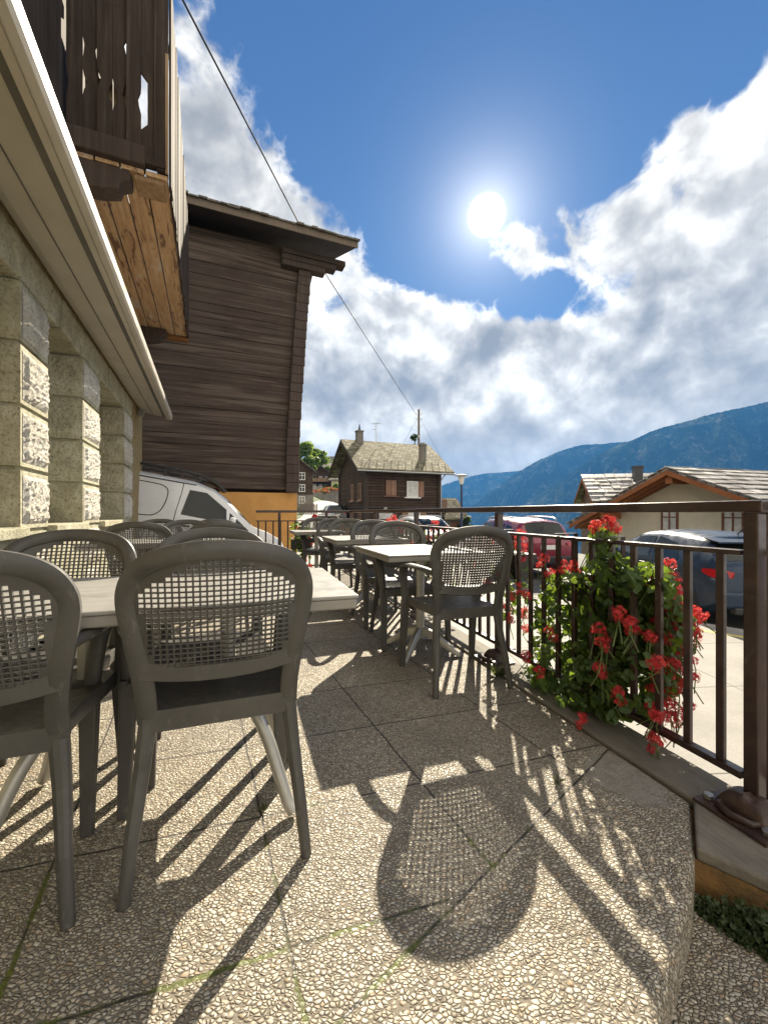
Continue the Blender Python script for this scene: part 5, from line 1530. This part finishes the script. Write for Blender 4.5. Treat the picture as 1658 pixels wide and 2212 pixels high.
b = MB(); b.span((-.8, .3, 2.3), (-.05, 4.7, 2.45)); b.span((-.8, .3, 2.45), (-.73, 4.7, 3.15)); b.build('balcony', M['raw_plank'], r)
r, rf = village('highest chalet with a long pale roof below the trees', 'village_house', 668, 1022, 118.0, rad(8), 8.0, 5.5, 3.0, 2.2, rows=1, ncol=3)
r, rf = village('dark barn roof stepping down behind the brown gabled chalet', 'village_house', 704, 1040, 112.0, rad(35), 7.0, 5.5, 3.2, 2.2, rows=1, ncol=2)
r, rf = village('pale plaster house front beside the brown gabled chalet', 'village_house', 716, 1062, 96.0, rad(-20), 4.5, 4.0, 3.0, 1.2, wall='cream_plaster', rows=1, ncol=2)

# retaining wall with flowers, low verge wall
mb = MB()
pa = [at(672, 1081, 78), at(700, 1080, 80), at(722, 1078, 82), at(752, 1079, 84)]
tops = [1065, 1060, 1055, 1064]
for i in range(3):
    a, b = pa[i], pa[i + 1]; ta = at(0, tops[i], a.y).z; tb_ = at(0, tops[i + 1], b.y).z
    vs = [a - Z3 * 3, b - Z3 * 3, Vector((b.x, b.y, tb_)), Vector((a.x, a.y, ta))]; back = Vector((0, .6, 0))
    mb.add(vs + [v + back for v in vs], [(0, 1, 2, 3), (7, 6, 5, 4), (3, 2, 6, 7), (0, 4, 5, 1), (1, 5, 6, 2), (3, 7, 4, 0)])
tag(mb.build('retaining_wall', M['oldstone']), 'grey fieldstone retaining wall topped with flowers above the village road', 'wall')
# ------------------------------------------------------------------ vehicles (local y forward, x right, z up)
class Loft:
    def __init__(s, L, w, top, belt, low=.20, tuck=.80, roofin=.19, plan=None, crown=.05):
        s.L, s.w, s.top, s.belt, s.low, s.roofin, s.crown, s.tuck = L, w, top, belt, low, roofin, crown, tuck
        s.plan = plan or [(0, .86), (.06, .95), (.18, 1), (.78, 1), (.92, .94), (.98, .82), (1, .70)]
    def sec(s, y):
        t = y / s.L; zt = interp(s.top, y); zb = min(interp(s.belt, y), zt - .045); w = s.w / 2 * interp(s.plan, t)
        lo = s.low + .14 * smooth(.08, 0, t) + .06 * smooth(.93, 1, t)
        up = smooth(.02, .45, zt - zb); inset = s.roofin * up + .03
        return [(0, lo), (w * .86, lo), (w * .985, lo + .10), (w, lerp(lo, zb, .45)), (w * .985, lerp(lo, zb, .86)), (w * .965, zb),
                (w * .965 - inset * .55, lerp(zb, zt, .52)), (w * .965 - inset, zt - .05 * up - .012), (w * .965 - inset - .09, zt - .008), (w * .45, zt + s.crown * up * .6), (0, zt + s.crown * up)]
    def body(s, n=46):
        mb = MB(); ys = sorted(set([i * s.L / n for i in range(n + 1)] + [p[0] for p in s.top]))
        secs = []
        for y in ys:
            h = s.sec(y); ring = [Vector((x, y, z)) for x, z in h] + [Vector((-x, y, z)) for x, z in reversed(h[1:-1])]
            secs.append(ring)
        m = len(secs[0]); vs = [v for r in secs for v in r]; fs = []
        for i in range(len(ys) - 1):
            for k in range(m):
                k2 = (k + 1) % m; fs.append((i * m + k, i * m + k2, (i + 1) * m + k2, (i + 1) * m + k))
        fs.append(tuple(range(m))); fs.append(tuple((len(ys) - 1) * m + k for k in range(m - 1, -1, -1)))
        return mb.add(vs, fs)
    def pt(s, y, z, side, off=.006):
        "point on the flank at height z"
        h = s.sec(y)
        for (x0, z0), (x1, z1) in zip(h[1:8], h[2:9]):
            if z0 <= z <= z1: 
                return Vector((side * (lerp(x0, x1, (z - z0) / (z1 - z0) if z1 > z0 else 0) + off), y, z))
        return Vector((side * (h[8][0] + off), y, z))
    def flank(s, poly, side, off=.006, n=8):
        "patch bounded below/above by two polylines of (y, z): poly = (lower list, upper list)"
        lo, hi = poly; mb = MB()
        y0, y1 = lo[0][0], lo[-1][0]
        def fn(a, b):
            yl = lerp(lo[0][0], lo[-1][0], a); yh = lerp(hi[0][0], hi[-1][0], a)
            zl = interp(lo, yl); zh = interp(hi, yh); y = lerp(yl, yh, b); z = lerp(zl, zh, b)
            return s.pt(y, z, side, off)
        return mb.grid(14, n, fn)
    def topz(s, x, y):
        h = s.sec(y); pts = [(h[10][0], h[10][1]), (h[9][0], h[9][1]), (h[8][0], h[8][1]), (h[7][0], h[7][1])]
        return interp(pts, abs(x))
    def deck(s, y0, y1, wf0, wf1, off=.008, n=8):
        "patch on the upper skin (windscreen, rear window, roof) between y0 and y1"
        mb = MB()
        def fn(a, b):
            y = lerp(y0, y1, b); wx = s.sec(y)[7][0] * lerp(wf0, wf1, b); x = lerp(-wx, wx, a)
            return Vector((x, y, s.topz(x, y) + off))
        return mb.grid(12, n, fn)
def wheel(root, x, y, r, side, w=.2, spokes=7):
    mb = MB(); c = (x, y, r)
    mb.lathe([(r * .62, -w / 2), (r * .93, -w / 2), (r, -w * .32), (r, w * .32), (r * .93, w / 2), (r * .62, w / 2)], 28, c, 'x'); t = mb.build('wheel', M['rubber'], root, smooth=40)
    mb = MB(); o = side * w * .5
    mb.lathe([(r * .64, o - side * .04), (r * .64, o), (r * .58, o + side * .006), (r * .56, o - side * .03), (r * .10, o - side * .03)], 24, c, 'x')
    for k in range(spokes):
        a = k * 2 * PI / spokes; d = Vector((0, math.cos(a), math.sin(a))); mb.bar(Vector(c) + Vector((o - side * .006, 0, 0)) + d * r * .08, Vector(c) + Vector((o - side * .004, 0, 0)) + d * r * .6, .05, .018, up=(1, 0, 0))
    mb.build('rim', M['alloy'], t, smooth=30)
def arch(lf, root, y, r, side):
    mb = MB(); n = 18; vs = []
    for k in range(n + 1):
        a = PI * k / n
        for rr in (r * .4, r * 1.15): 
            yy = y + math.cos(a) * rr; zz = max(r + math.sin(a) * rr, lf.low + .02)
            vs.append(lf.pt(min(max(yy, .01), lf.L - .01), zz, side, .004))
    mb.add(vs, [(2 * k, 2 * k + 1, 2 * k + 3, 2 * k + 2) for k in range(n)])
    return mb.build('wheel_arch', M['blackplastic'], root)
def mirror(lf, root, y, z, mat):
    for s in (-1, 1):
        p = lf.pt(y, z, s); mb = MB(); mb.lathe([(.02, -.05), (.07, -.045), (.09, .0), (.075, .05), (.03, .065)], 12, (0, 0, 0), 'y'); mb.v = [(v[0] * 1.25 + p.x + s * .13, v[1] + y, v[2] * .95 + z + .05) for v in mb.v]
        mb.bar(p, p + Vector((s * .1, 0, .03)), .03, .03); mb.build('mirror', M[mat], root, smooth=50)
def car_common(root, lf, mat, wy, wr, cx=None):
    lf.body().build('body', M[mat], root, smooth=32)
    for y in wy:
        for s in (-1, 1):
            arch(lf, root, y, wr, s); wheel(root, s * (lf.w / 2 - .095), y, wr, s)
def place(root, pos, hx, hy, pitch=0.0, roll=0.0):
    root.location = pos; root.rotation_euler = (pitch, roll, math.atan2(-hx, hy))

# --- white van with a dark roof rack
def van():
    root = empty('delivery_van', 'white panel van with black roof rack parked nose down beside the dark barn', 'van')
    top = [(0, 1.70), (.08, 1.80), (.5, 1.84), (1.6, 1.85), (2.35, 1.83), (2.75, 1.74), (3.02, 1.58), (3.45, 1.24), (3.62, 1.10), (3.95, 1.02), (4.25, .90), (4.36, .74), (4.40, .60)]
    belt = [(0, 1.10), (2.0, 1.10), (3.3, 1.05), (3.6, 1.0), (4.1, .86), (4.4, .5)]
    lf = Loft(4.40, 1.84, top, belt, .24, roofin=.13, crown=.03, plan=[(0, .93), (.05, .98), (.15, 1), (.8, 1), (.92, .95), (.98, .86), (1, .74)])
    car_common(root, lf, 'van_white', (.72, 3.52), .32)
    for s in (-1, 1):
        lo = [(2.22, 1.20), (2.35, 1.10), (3.05, 1.08), (3.12, 1.10)]; hi = [(2.26, 1.56), (2.36, 1.64), (2.72, 1.60), (3.00, 1.40)]
        lf.flank(([(2.22, 1.13), (3.08, 1.09)], [(2.30, 1.64), (2.62, 1.635), (3.04, 1.36)]), s).build('side_window', M['glass_dark'], root)
        lf.flank(([(3.13, 1.09), (3.42, 1.08)], [(3.11, 1.31), (3.40, 1.10)]), s).build('quarter_window', M['glass_dark'], root)
        mb = MB()
        for y in (2.12,):
            pts = [lf.pt(y + .05 * smooth(1.0, 1.7, z), z, s, .002) for z in [.45 + .1 * k for k in range(14)]]; mb.tube(pts, .007, 4)
        pts = [lf.pt(y, z, s, .002) for y, z in [(.45, 1.02), (1.55, 1.02), (1.80, 1.08), (1.90, 1.25), (1.93, 1.5), (1.86, 1.62), (1.6, 1.66), (.5, 1.66)]]
        mb.tube(catmull(pts, 3), .009, 4)
        mb.tube([lf.pt(y, 1.755 - .0 * y, s, .003) for y in [.3 * k for k in range(1, 9)]], .012, 4)
        mb.build('door_seam', M['blackplastic'], root)
        p = lf.pt(2.28, .92, s); mb = MB(); mb.span((p.x - .02, 2.22, .90), (p.x + .03, 2.42, .94)); mb.build('door_handle', M['blackplastic'], root)
        mb = MB(); mb.add([lf.pt(y, z, s, .008) for y, z in ((3.95, .70), (4.28, .66), (4.22, .80), (3.98, .90))], [(0, 1, 2, 3)]); mb.build('headlight', M['clearlamp'], root)
    lf.deck(3.04, 3.56, .94, 1.02).build('windscreen', M['glass_dark'], root)
    mb = MB(); mb.span((-.75, 4.3, .34), (.75, 4.43, .52)); mb.build('bumper', M['blackplastic'], root, bevel=.03)
    mirror(lf, root, 3.18, 1.10, 'van_white')
    # rack
    mb = MB()
    for s in (-1, 1): mb.tube(catmull([(s * .62, .3, 1.97), (s * .62, 1.4, 2.0), (s * .62, 2.3, 1.99), (s * .60, 2.72, 1.90), (s * .58, 2.9, 1.80)], 4), .028, 8)
    for k in range(9): mb.tube([(-.62, .35 + k * .28, 1.97), (.62, .35 + k * .28, 1.97)], .02, 6)
    for k in range(4):
        for s in (-1, 1): mb.bar((s * .64, .5 + k * .65, 1.84), (s * .62, .5 + k * .65, 1.98), .05, .03)
    mb.add([Vector((x, y, z)) for x in (-.66, .66) for y, z in ((2.55, 1.97), (2.78, 1.92), (2.98, 1.76), (2.93, 1.75), (2.74, 1.86), (2.55, 1.93))],
           [(0, 1, 7, 6), (1, 2, 8, 7), (2, 3, 9, 8), (3, 4, 10, 9), (4, 5, 11, 10), (5, 0, 6, 11), (0, 5, 4, 3, 2, 1), (6, 7, 8, 9, 10, 11)])
    mb.build('roof_rack', M['blackplastic'], root, smooth=40)
    return root
vn = van()

def hatch_glass(root, lf, rear, wind, sides):
    lf.deck(rear[0], rear[1], .80, .86).build('rear_window', M['glass_dark'], root)
    lf.deck(wind[0], wind[1], .90, 1.0).build('windscreen', M['glass_dark'], root)
    for s in (-1, 1):
        for lo, hi in sides: lf.flank((lo, hi), s).build('side_window', M['glass_dark'], root)
def seams(root, lf, ys, z0=.32, z1=.9):
    mb = MB()
    for s in (-1, 1):
        for y in ys: mb.tube([lf.pt(y, lerp(z0, z1, k / 8), s, .001) for k in range(9)], .005, 4)
    mb.build('door_seam', M['blackplastic'], root)
# --- slate-blue estate
def estate():
    root = empty('estate_car', 'slate blue hatchback with roof spoiler and red tail lamp parked before the cream chalet', 'car')
    top = [(0, .62), (.03, .92), (.10, 1.00), (.16, 1.03), (.30, 1.17), (.52, 1.38), (.62, 1.42), (1.2, 1.47), (1.9, 1.48), (2.45, 1.43), (2.75, 1.32), (3.25, 1.06), (3.45, .98), (4.0, .90), (4.30, .78), (4.40, .60)]
    belt = [(0, .86), (.4, .97), (1.2, .95), (3.2, .92), (4.1, .74), (4.4, .5)]
    lf = Loft(4.40, 1.80, top, belt, .22, roofin=.20)
    car_common(root, lf, 'car_blue', (.78, 3.42), .325)
    hatch_glass(root, lf, (.20, .54), (2.52, 3.28), [([(.95, 1.02), (1.75, .99)], [(1.15, 1.30), (1.75, 1.395)]), ([(1.83, .99), (2.95, .97)], [(1.83, 1.395), (2.45, 1.36)])])
    mb = MB(); mb.add([Vector((x, y, z)) for x in (-.62, .62) for y, z in ((.26, 1.375), (.62, 1.435), (.62, 1.41), (.27, 1.345))], [(0, 1, 5, 4), (1, 2, 6, 5), (2, 3, 7, 6), (3, 0, 4, 7), (0, 3, 2, 1), (4, 5, 6, 7)]); mb.build('spoiler', M['car_blue'], root, bevel=.008)
    for s in (-1, 1):
        mb = MB(); vs = []
        prof = [(.34, .89, .945), (.22, .84, .955), (.10, .82, .95), (.012, .83, .93)]
        for y, a, b in prof:
            for z in (a, b): vs.append(lf.pt(y, z, s, .012))
        vs.append(Vector((s * .62, -.012, .84))); vs.append(Vector((s * .60, -.012, .92)))
        mb.add(vs, [(2 * k, 2 * k + 1, 2 * k + 3, 2 * k + 2) for k in range(len(prof))]); mb.build('tail_lamp', M['redlamp'], root)
        mb = MB(); mb.add([lf.pt(y, z, s, .008) for y, z in ((4.0, .62), (4.30, .60), (4.27, .72), (4.02, .78))], [(0, 1, 2, 3)]); mb.build('headlight', M['clearlamp'], root)
        p = lf.pt(1.95, .86, s); mb = MB(); mb.span((p.x - .02, 1.85, .84), (p.x + .02, 2.05, .875)); mb.build('door_handle', M['car_blue'], root, bevel=.008)
    mb = MB(); mb.span((-.26, -.02, .77), (.26, .0, .88)); mb.build('number_plate', M['plate'], root)
    mb = MB(); mb.span((-.80, -.05, .36), (.80, .10, .62)); mb.build('bumper', M['car_blue'], root, bevel=.05, seg=3)
    mb = MB(); mb.span((-.62, -.055, .27), (.62, .08, .38)); mb.build('diffuser', M['blackplastic'], root, bevel=.02)
    mb = MB(); mb.tube([(0, .72, 1.48), (0, .52, 1.66)], [.012, .004], 6); mb.build('antenna', M['blackplastic'], root)
    mb = MB(); mb.lathe([(.05, -.02), (.045, -.035), (.02, -.04)], 14, (0, .03, .96), 'y'); mb.build('badge', M['alloy'], root)
    seams(root, lf, (1.79, 2.95, .95)); mirror(lf, root, 2.95, .98, 'car_blue')
    return root
def suv(name, label, mat, rails=True):
    root = empty(name, label, 'car')
    top = [(0, .70), (.03, 1.02), (.12, 1.12), (.38, 1.52), (.48, 1.58), (1.2, 1.66), (2.0, 1.67), (2.6, 1.62), (2.95, 1.48), (3.42, 1.18), (3.6, 1.10), (4.15, 1.02), (4.42, .88), (4.52, .66)]
    belt = [(0, 1.0), (.5, 1.08), (1.3, 1.06), (3.3, 1.02), (4.2, .84), (4.52, .55)]
    lf = Loft(4.52, 1.86, top, belt, .27, roofin=.19)
    car_common(root, lf, mat, (.86, 3.52), .36)
    hatch_glass(root, lf, (.145, .40), (2.72, 3.46), [([(.55, 1.15), (1.05, 1.13)], [(.75, 1.45), (1.08, 1.50)]), ([(1.15, 1.12), (1.95, 1.10)], [(1.18, 1.51), (1.95, 1.55)]), ([(2.03, 1.10), (3.12, 1.07)], [(2.03, 1.55), (2.62, 1.51)])])
    for s in (-1, 1):
        mb = MB(); vs = []; prof = [(.32, .98, 1.08), (.14, .95, 1.09), (.05, .93, 1.08), (.012, .93, 1.05)]
        for y, a, b in prof:
            for z in (a, b): vs.append(lf.pt(y, z, s, .012))
        vs += [Vector((s * .52, -.012, .95)), Vector((s * .52, -.012, 1.03))]
        mb.add(vs, [(2 * k, 2 * k + 1, 2 * k + 3, 2 * k + 2) for k in range(len(prof))]); mb.build('tail_lamp', M['redlamp'], root)
        mb = MB(); mb.add([lf.pt(y, z, s, .010) for y, z in ((4.02, .80), (4.40, .76), (4.36, .88), (4.05, .95))], [(0, 1, 2, 3)]); mb.build('headlight', M['clearlamp'], root)
        if rails:
            mb = MB(); mb.tube(catmull([(s * .60, .65, 1.62), (s * .60, .8, 1.70), (s * .60, 1.6, 1.73), (s * .60, 2.4, 1.71), (s * .60, 2.6, 1.64)], 4), .02, 8); mb.build('roof_rail', M['alloy'], root)
    mb = MB(); mb.span((-.27, -.02, .84), (.27, .0, .96)); mb.build('number_plate', M['plate'], root)
    mb = MB(); mb.span((-.26, 4.50, .56), (.26, 4.54, .68)); mb.build('number_plate', M['plate'], root)
    mb = MB(); mb.span((-.82, -.06, .42), (.82, .10, .66)); mb.build('rear_bumper', M['blackplastic'], root, bevel=.05, seg=3)
    mb = MB(); mb.span((-.80, 4.38, .36), (.80, 4.55, .60)); mb.build('front_bumper', M[mat], root, bevel=.05, seg=3)
    mb = MB(); mb.span((-.5, 4.44, .68), (.5, 4.53, .84)); mb.build('grille', M['blackplastic'], root, bevel=.02)
    seams(root, lf, (1.10, 1.99, 3.15), .4, 1.0); mirror(lf, root, 3.12, 1.08, mat)
    return root
def cx(px, Z): return (px - 829) / F * Z
e_ = estate(); place(e_, (cx(1543, 6.4) + .88, 6.35, STREET), .05, 1.0)
s_ = suv('red_car', 'dark red off-road car with silver roof rails parked beyond the railing', 'car_red'); place(s_, (cx(1118, 11.2) + .90, 11.3, STREET), -.17, .985)
w_ = suv('white_car', 'white car facing the terrace with a reflecting windscreen, parked before the log chalet', 'car_white'); place(w_, (1.1, 20.0, STREET), .30, -.955)
place(vn, (0, 0, 0), 0, 1)
# the van: rear wheel contact and heading; it stands on the falling ramp beside the barn
VPOS = globals().get('VPOS', (-6.52, 8.0, .22)); place(vn, VPOS, .925, .38, rad(-9.5))
# ramp under the van
mb = MB()
ra = Vector((-7.0, 6.6, -.05)); d_ = Vector((.925, .38, 0)); n_ = Vector((-.38, .925, 0))
p0 = Vector(VPOS) - d_ * 1.0; 
vs = []
for t in (0, 5.6):
    for s in (-1.4, 1.5):
        q = p0 + d_ * t + n_ * s; vs.append(Vector((q.x, q.y, VPOS[2] - math.tan(rad(9.5)) * (t - 1.0) - .012)))
mb.add(vs + [Vector((v.x, v.y, -1.6)) for v in vs], [(0, 2, 3, 1), (0, 4, 6, 2), (1, 3, 7, 5), (0, 1, 5, 4), (2, 6, 7, 3)])
tag(mb.build('ramp', M['asphalt']), kind='structure')

# cars up the road
k_ = estate.__wrapped__() if hasattr(estate, '__wrapped__') else None
def recolour(root, mat):
    for o in kids(root):
        if o.type == 'MESH' and o.name.split('.')[0] in ('body', 'spoiler', 'bumper', 'mirror', 'door_handle', 'rear_bumper', 'front_bumper'):
            if o.name.split('.')[0] == 'rear_bumper': continue
            o.data = o.data.copy(); o.data.materials[0] = M[mat]
def far_car(src, label, px, Z, hx, hy, mat, name):
    o = copy_tree(src); o.name = name
    recolour(o, mat); place(o, (cx(px, Z), Z, max(road_z(Z), terrain_z(cx(px, Z), Z) + .05) - .01), hx, hy)
    tag(o, label, 'car', 'cars parked along the village road'); return o
far_car(s_, 'black car parked in front of the silver one on the village road', 727, 33, -.1, 1, 'car_black', 'parked_car')
far_car(e_, 'pale silver car farthest up the village road, roof just above the black one', 722, 40, -.25, 1, 'car_white', 'parked_car')
far_car(e_, 'low cream car half hidden behind the chairs and the end railing', 708, 24, -.15, 1, 'car_cream', 'parked_car')
far_car(e_, 'yellow car on the bend below the stone retaining wall', 735, 60, 1, .3, 'car_yellow', 'parked_car')
# ------------------------------------------------------------------ trees, poles, lamp, flowers
def tree(label, base, h, r, n_, mat='tree_leaf', crown_base=.3, seed=1, size=.16, group='trees above the village', narrow=1.0):
    rr = random.Random(seed); root = empty('tree', label, 'tree', base, 0, group)
    mb = MB(); top_ = Vector((rr.uniform(-.05, .05) * h, rr.uniform(-.05, .05) * h, h * .85))
    mb.tube(catmull([(0, 0, -1.0), (rr.uniform(-.02, .02) * h, 0, h * .25), (0, rr.uniform(-.02, .02) * h, h * .55), top_], 4), [lerp(h * .028, h * .004, i / 12) for i in range(13)], 7)
    blobs = []
    for k in range(16):
        zz = rr.uniform(crown_base, 1.0); prof = math.sin(PI * min(1, (zz - crown_base) / (1 - crown_base) * .86 + .14)) ** .7
        t = rr.uniform(0, 2 * PI); rad_ = r * prof * rr.uniform(.25, .95)
        c = Vector((math.cos(t) * rad_, math.sin(t) * rad_, zz * h)); blobs.append((c, r * rr.uniform(.22, .42)))
        s0 = Vector((0, 0, max(.15, zz - .22) * h)); mb.tube([s0, s0.lerp(c, .55) + Vector((0, 0, -.02 * h)), c], [h * .010, h * .007, h * .002], 5)
    mb.build('trunk', M['bark'], root)
    lb = MB()
    for k in range(n_):
        c, br = blobs[rr.randrange(len(blobs))]
        d = Vector((rr.gauss(0, 1), rr.gauss(0, 1), rr.gauss(0, 1))).normalized() * br * rr.random() ** .4; d.z *= .8
        p = c + d; nn = (d + Vector((rr.uniform(-1, 1), rr.uniform(-1, 1), rr.uniform(-.2, 1.2))) * br).normalized()
        a = nn.orthogonal().normalized(); a = Matrix.Rotation(rr.uniform(0, 6.3), 3, nn) @ a; b = nn.cross(a); s = size * rr.uniform(.6, 1.3)
        lb.add([p - a * s, p + b * s * .55, p + a * s, p - b * s * .55], [(0, 1, 2, 3)])
    lb.build('crown', M[mat], root, fix=False)
    return root
def base_at(px, Z):
    x = cx(px, Z); return (x, Z, terrain_z(x, Z) - .3)
def htree(label, px, ytop, Z, r, n_, **k):
    b = base_at(px, Z); h = at(px, ytop, Z).z - b[2]; return tree(label, b, h, r, n_, **k)
htree('bright green tree right beside the barn corner, above the roofs', 662, 958, 92, 3.2, 2600, seed=2, size=.42)
htree('round bright tree standing between the barn corner and the highest chalet', 684, 972, 104, 3.4, 2600, seed=3, size=.42)
htree('small dark pointed tree behind the gable of the log chalet', 727, 990, 112, 1.8, 1300, seed=4, size=.35, mat='tree_leaf')
htree('light green bush above the flower wall beside the log chalet', 728, 1046, 92, 2.0, 1300, seed=5, size=.32, crown_base=.15)
htree('small fir peeping over the roof ridge at the utility pole', 897, 937, 42, 1.2, 900, seed=6, size=.2, mat='tree_dark')
htree('dark conifer behind the hut and the street lamp post', 1012, 1118, 33, 1.1, 1100, seed=8, size=.14, mat='tree_dark', crown_base=.05)
# hedge of roadside shrubs on the slope below the trees
htree('dark shrub at the foot of the brown gabled chalet', 706, 1050, 97, 1.4, 700, seed=12, size=.28, crown_base=.1, mat='tree_dark')

def blossoms(name, label, cat, c, rx, ry, rz, n_, nf, mat, lr=(.05, .09)):
    root = empty(name, label, cat, c)
    lb = MB(); fb = MB()
    for k in range(n_ + nf):
        t = R.uniform(0, 2 * PI); q = R.random() ** .5
        p = Vector((math.cos(t) * q * rx, math.sin(t) * q * ry, R.random() * rz * (1 - q * q * .6)))
        nn = Vector((R.uniform(-1, 1), R.uniform(-1.5, .3), R.uniform(0, 1)))
        leaf_mesh(lb if k < n_ else fb, p, nn, Vector((R.uniform(-1, 1), .3, 1)), R.uniform(*lr))
    lb.build('foliage', M['leaf'], root, fix=False); fb.build('blossom', M[mat], root, fix=False)
    return root
p = at(738, 1128, 22.0)
fp = blossoms('flower_planter', 'tub of orange flowers at the corner of the log chalet', 'planter', (p.x, p.y, STREET), .36, .3, .5, 160, 220, 'petal_orange')
for o in kids(fp): o.location.z = 1.0
mb = MB(); mb.lathe([(.26, 0), (.36, .95), (.40, 1.0), (.36, 1.02), (.33, .98)], 16); mb.build('tub', M['terracotta'], fp, smooth=40)
for i, (px, py, Z) in enumerate(((690, 1062, 79.5), (712, 1057, 81))):
    q = at(px, py, Z); blossoms('flower_row', 'row of red flowers along the %s part of the retaining wall top' % ('lower' if i == 0 else 'higher'), 'flowers', q + Vector((0, .3, -.2)), 2.0, .3, .7, 160, 120, 'petal', (.09, .16))

# overhead cable and its pole on the ridge side
PZ = 45.0
pb = at(904, 940, PZ); ptop = at(904, 884, PZ)
root = empty('utility_pole', 'wooden utility pole with insulators standing behind the log chalet roof', 'pole', (pb.x, pb.y, terrain_z(pb.x, pb.y)))
zb0 = terrain_z(pb.x, pb.y)
mb = MB(); mb.tube([(0, 0, 0), (0, 0, ptop.z - zb0)], [.15, .11], 10); mb.build('mast', M['pole_wood'], root, smooth=40)
for k, dz in enumerate((.55, 1.1, 1.9)):
    for s in (-1, 1):
        mb = MB(); z = ptop.z - zb0 - dz
        mb.tube([(0, 0, z - .1), (s * .28, 0, z - .1), (s * .28, 0, z)], .025, 6); mb.lathe([(.05, 0), (.075, .05), (.05, .10), (.07, .14), (.03, .2)], 8, (s * .28, 0, z)); mb.build('insulator', M['opal'], root)
mb = MB()
for s in (-1, 1): mb.tube([(0, 0, ptop.z - zb0 - .7), (s * 3.0, 1.0, ptop.z - zb0 - 6.0)], .012, 4)
mb.build('stay_wire', M['cable'], root)
cpts = [at(897, 893, PZ), at(712, 605, 17.0), at(655, 500, 14.0), at(395, 0, 8.2), at(300, -190, 6.8)]
mb = MB(); mb.tube(catmull(cpts, 16), .021, 6)
tag(mb.build('overhead_cable', M['cable'], smooth=60), 'thin black cable hanging from the utility pole up past the barn roof', 'cable')
# aerial on the chalet roof
pa_ = at(812, 948, 32.5); root = empty('roof_aerial', 'thin television aerial on the ridge of the log chalet', 'aerial', pa_)
mb = MB(); mb.tube([(0, 0, -.8), (0, 0, 1.35)], .03, 6); mb.build('mast', M['steel'], root)
mb = MB(); mb.tube([(-.35, 0, 1.2), (.35, .2, 1.3)], .018, 5)
for k in range(5): mb.tube([(-.3 + k * .15, -.2, 1.22 + k * .01), (-.3 + k * .15, .25, 1.22 + k * .01)], .012, 4)
mb.tube([(-.25, 0, .75), (.05, 0, .75)], .018, 5); mb.build('antenna_array', M['steel'], root)
# steeple behind the ridge
ps = at(776, 958, 120); root = empty('church_steeple', 'dark pointed church steeple rising behind the left chimney of the log chalet', 'steeple', (ps.x, ps.y, terrain_z(ps.x, ps.y)))
hh = at(776, 916, 120).z - root.location.z
mb = MB(); mb.span((-1.0, -1.0, 0), (1.0, 1.0, hh - 5)); mb.build('tower', M['grey_plaster'], root)
mb = MB(); mb.lathe([(1.15, hh - 5.2), (.75, hh - 3.4), (.10, hh)], 8); mb.build('spire', M['car_black'], root)
# street lamp
pl = at(996, 1115, 24.0); root = empty('street_lamp', 'blue street lamp with a flat disc shade right of the log chalet', 'street lamp', (pl.x, pl.y, STREET))
ht = at(996, 1025, 24.0).z - STREET
mb = MB(); mb.tube([(0, 0, 0), (0, 0, ht - .55)], [.075, .06], 12); mb.build('post', M['lamp_blue'], root, smooth=40)
mb = MB(); mb.lathe([(.10, ht - .56), (.17, ht - .30), (.20, ht - .08)], 16); mb.build('lantern', M['opal'], root, smooth=50)
mb = MB(); mb.lathe([(.10, ht - .02), (.36, ht - .075), (.38, ht - .05), (.20, ht + .02), (.05, ht + .05)], 20); mb.build('lamp_shade', M['concrete'], root, smooth=50)
# small red and white sign by the road
pr = at(680, 1130, 21.0); root = empty('road_sign', 'small red warning marker at the roadside past the end railing', 'sign', (pr.x, pr.y, road_z(21.0)))
hs = at(680, 1117, 21).z - road_z(21.0)
mb = MB(); mb.tube([(0, 0, 0), (0, 0, hs)], .025, 6); mb.build('post', M['steel'], root)
mb = MB(); mb.lathe([(.05, -.01), (.16, -.008), (.16, .008), (.05, .01)], 14, (0, -.03, hs), 'y'); mb.build('disc', M['redlamp'], root)
# roadside fence of upright planks by the tall house
pf = at(662, 1095, 50); root = empty('plank_fence', 'old upright plank fence at the foot of the tall weathered house', 'fence', (pf.x, pf.y, road_z(50) - .2))
mb = MB()
for k in range(12): mb.span((-.9 + k * .16, k * .18, 0), (-.77 + k * .16, k * .18 + .03, 1.6 + R.uniform(-.12, .12)))
mb.build('plank', M['pole_wood'], root)
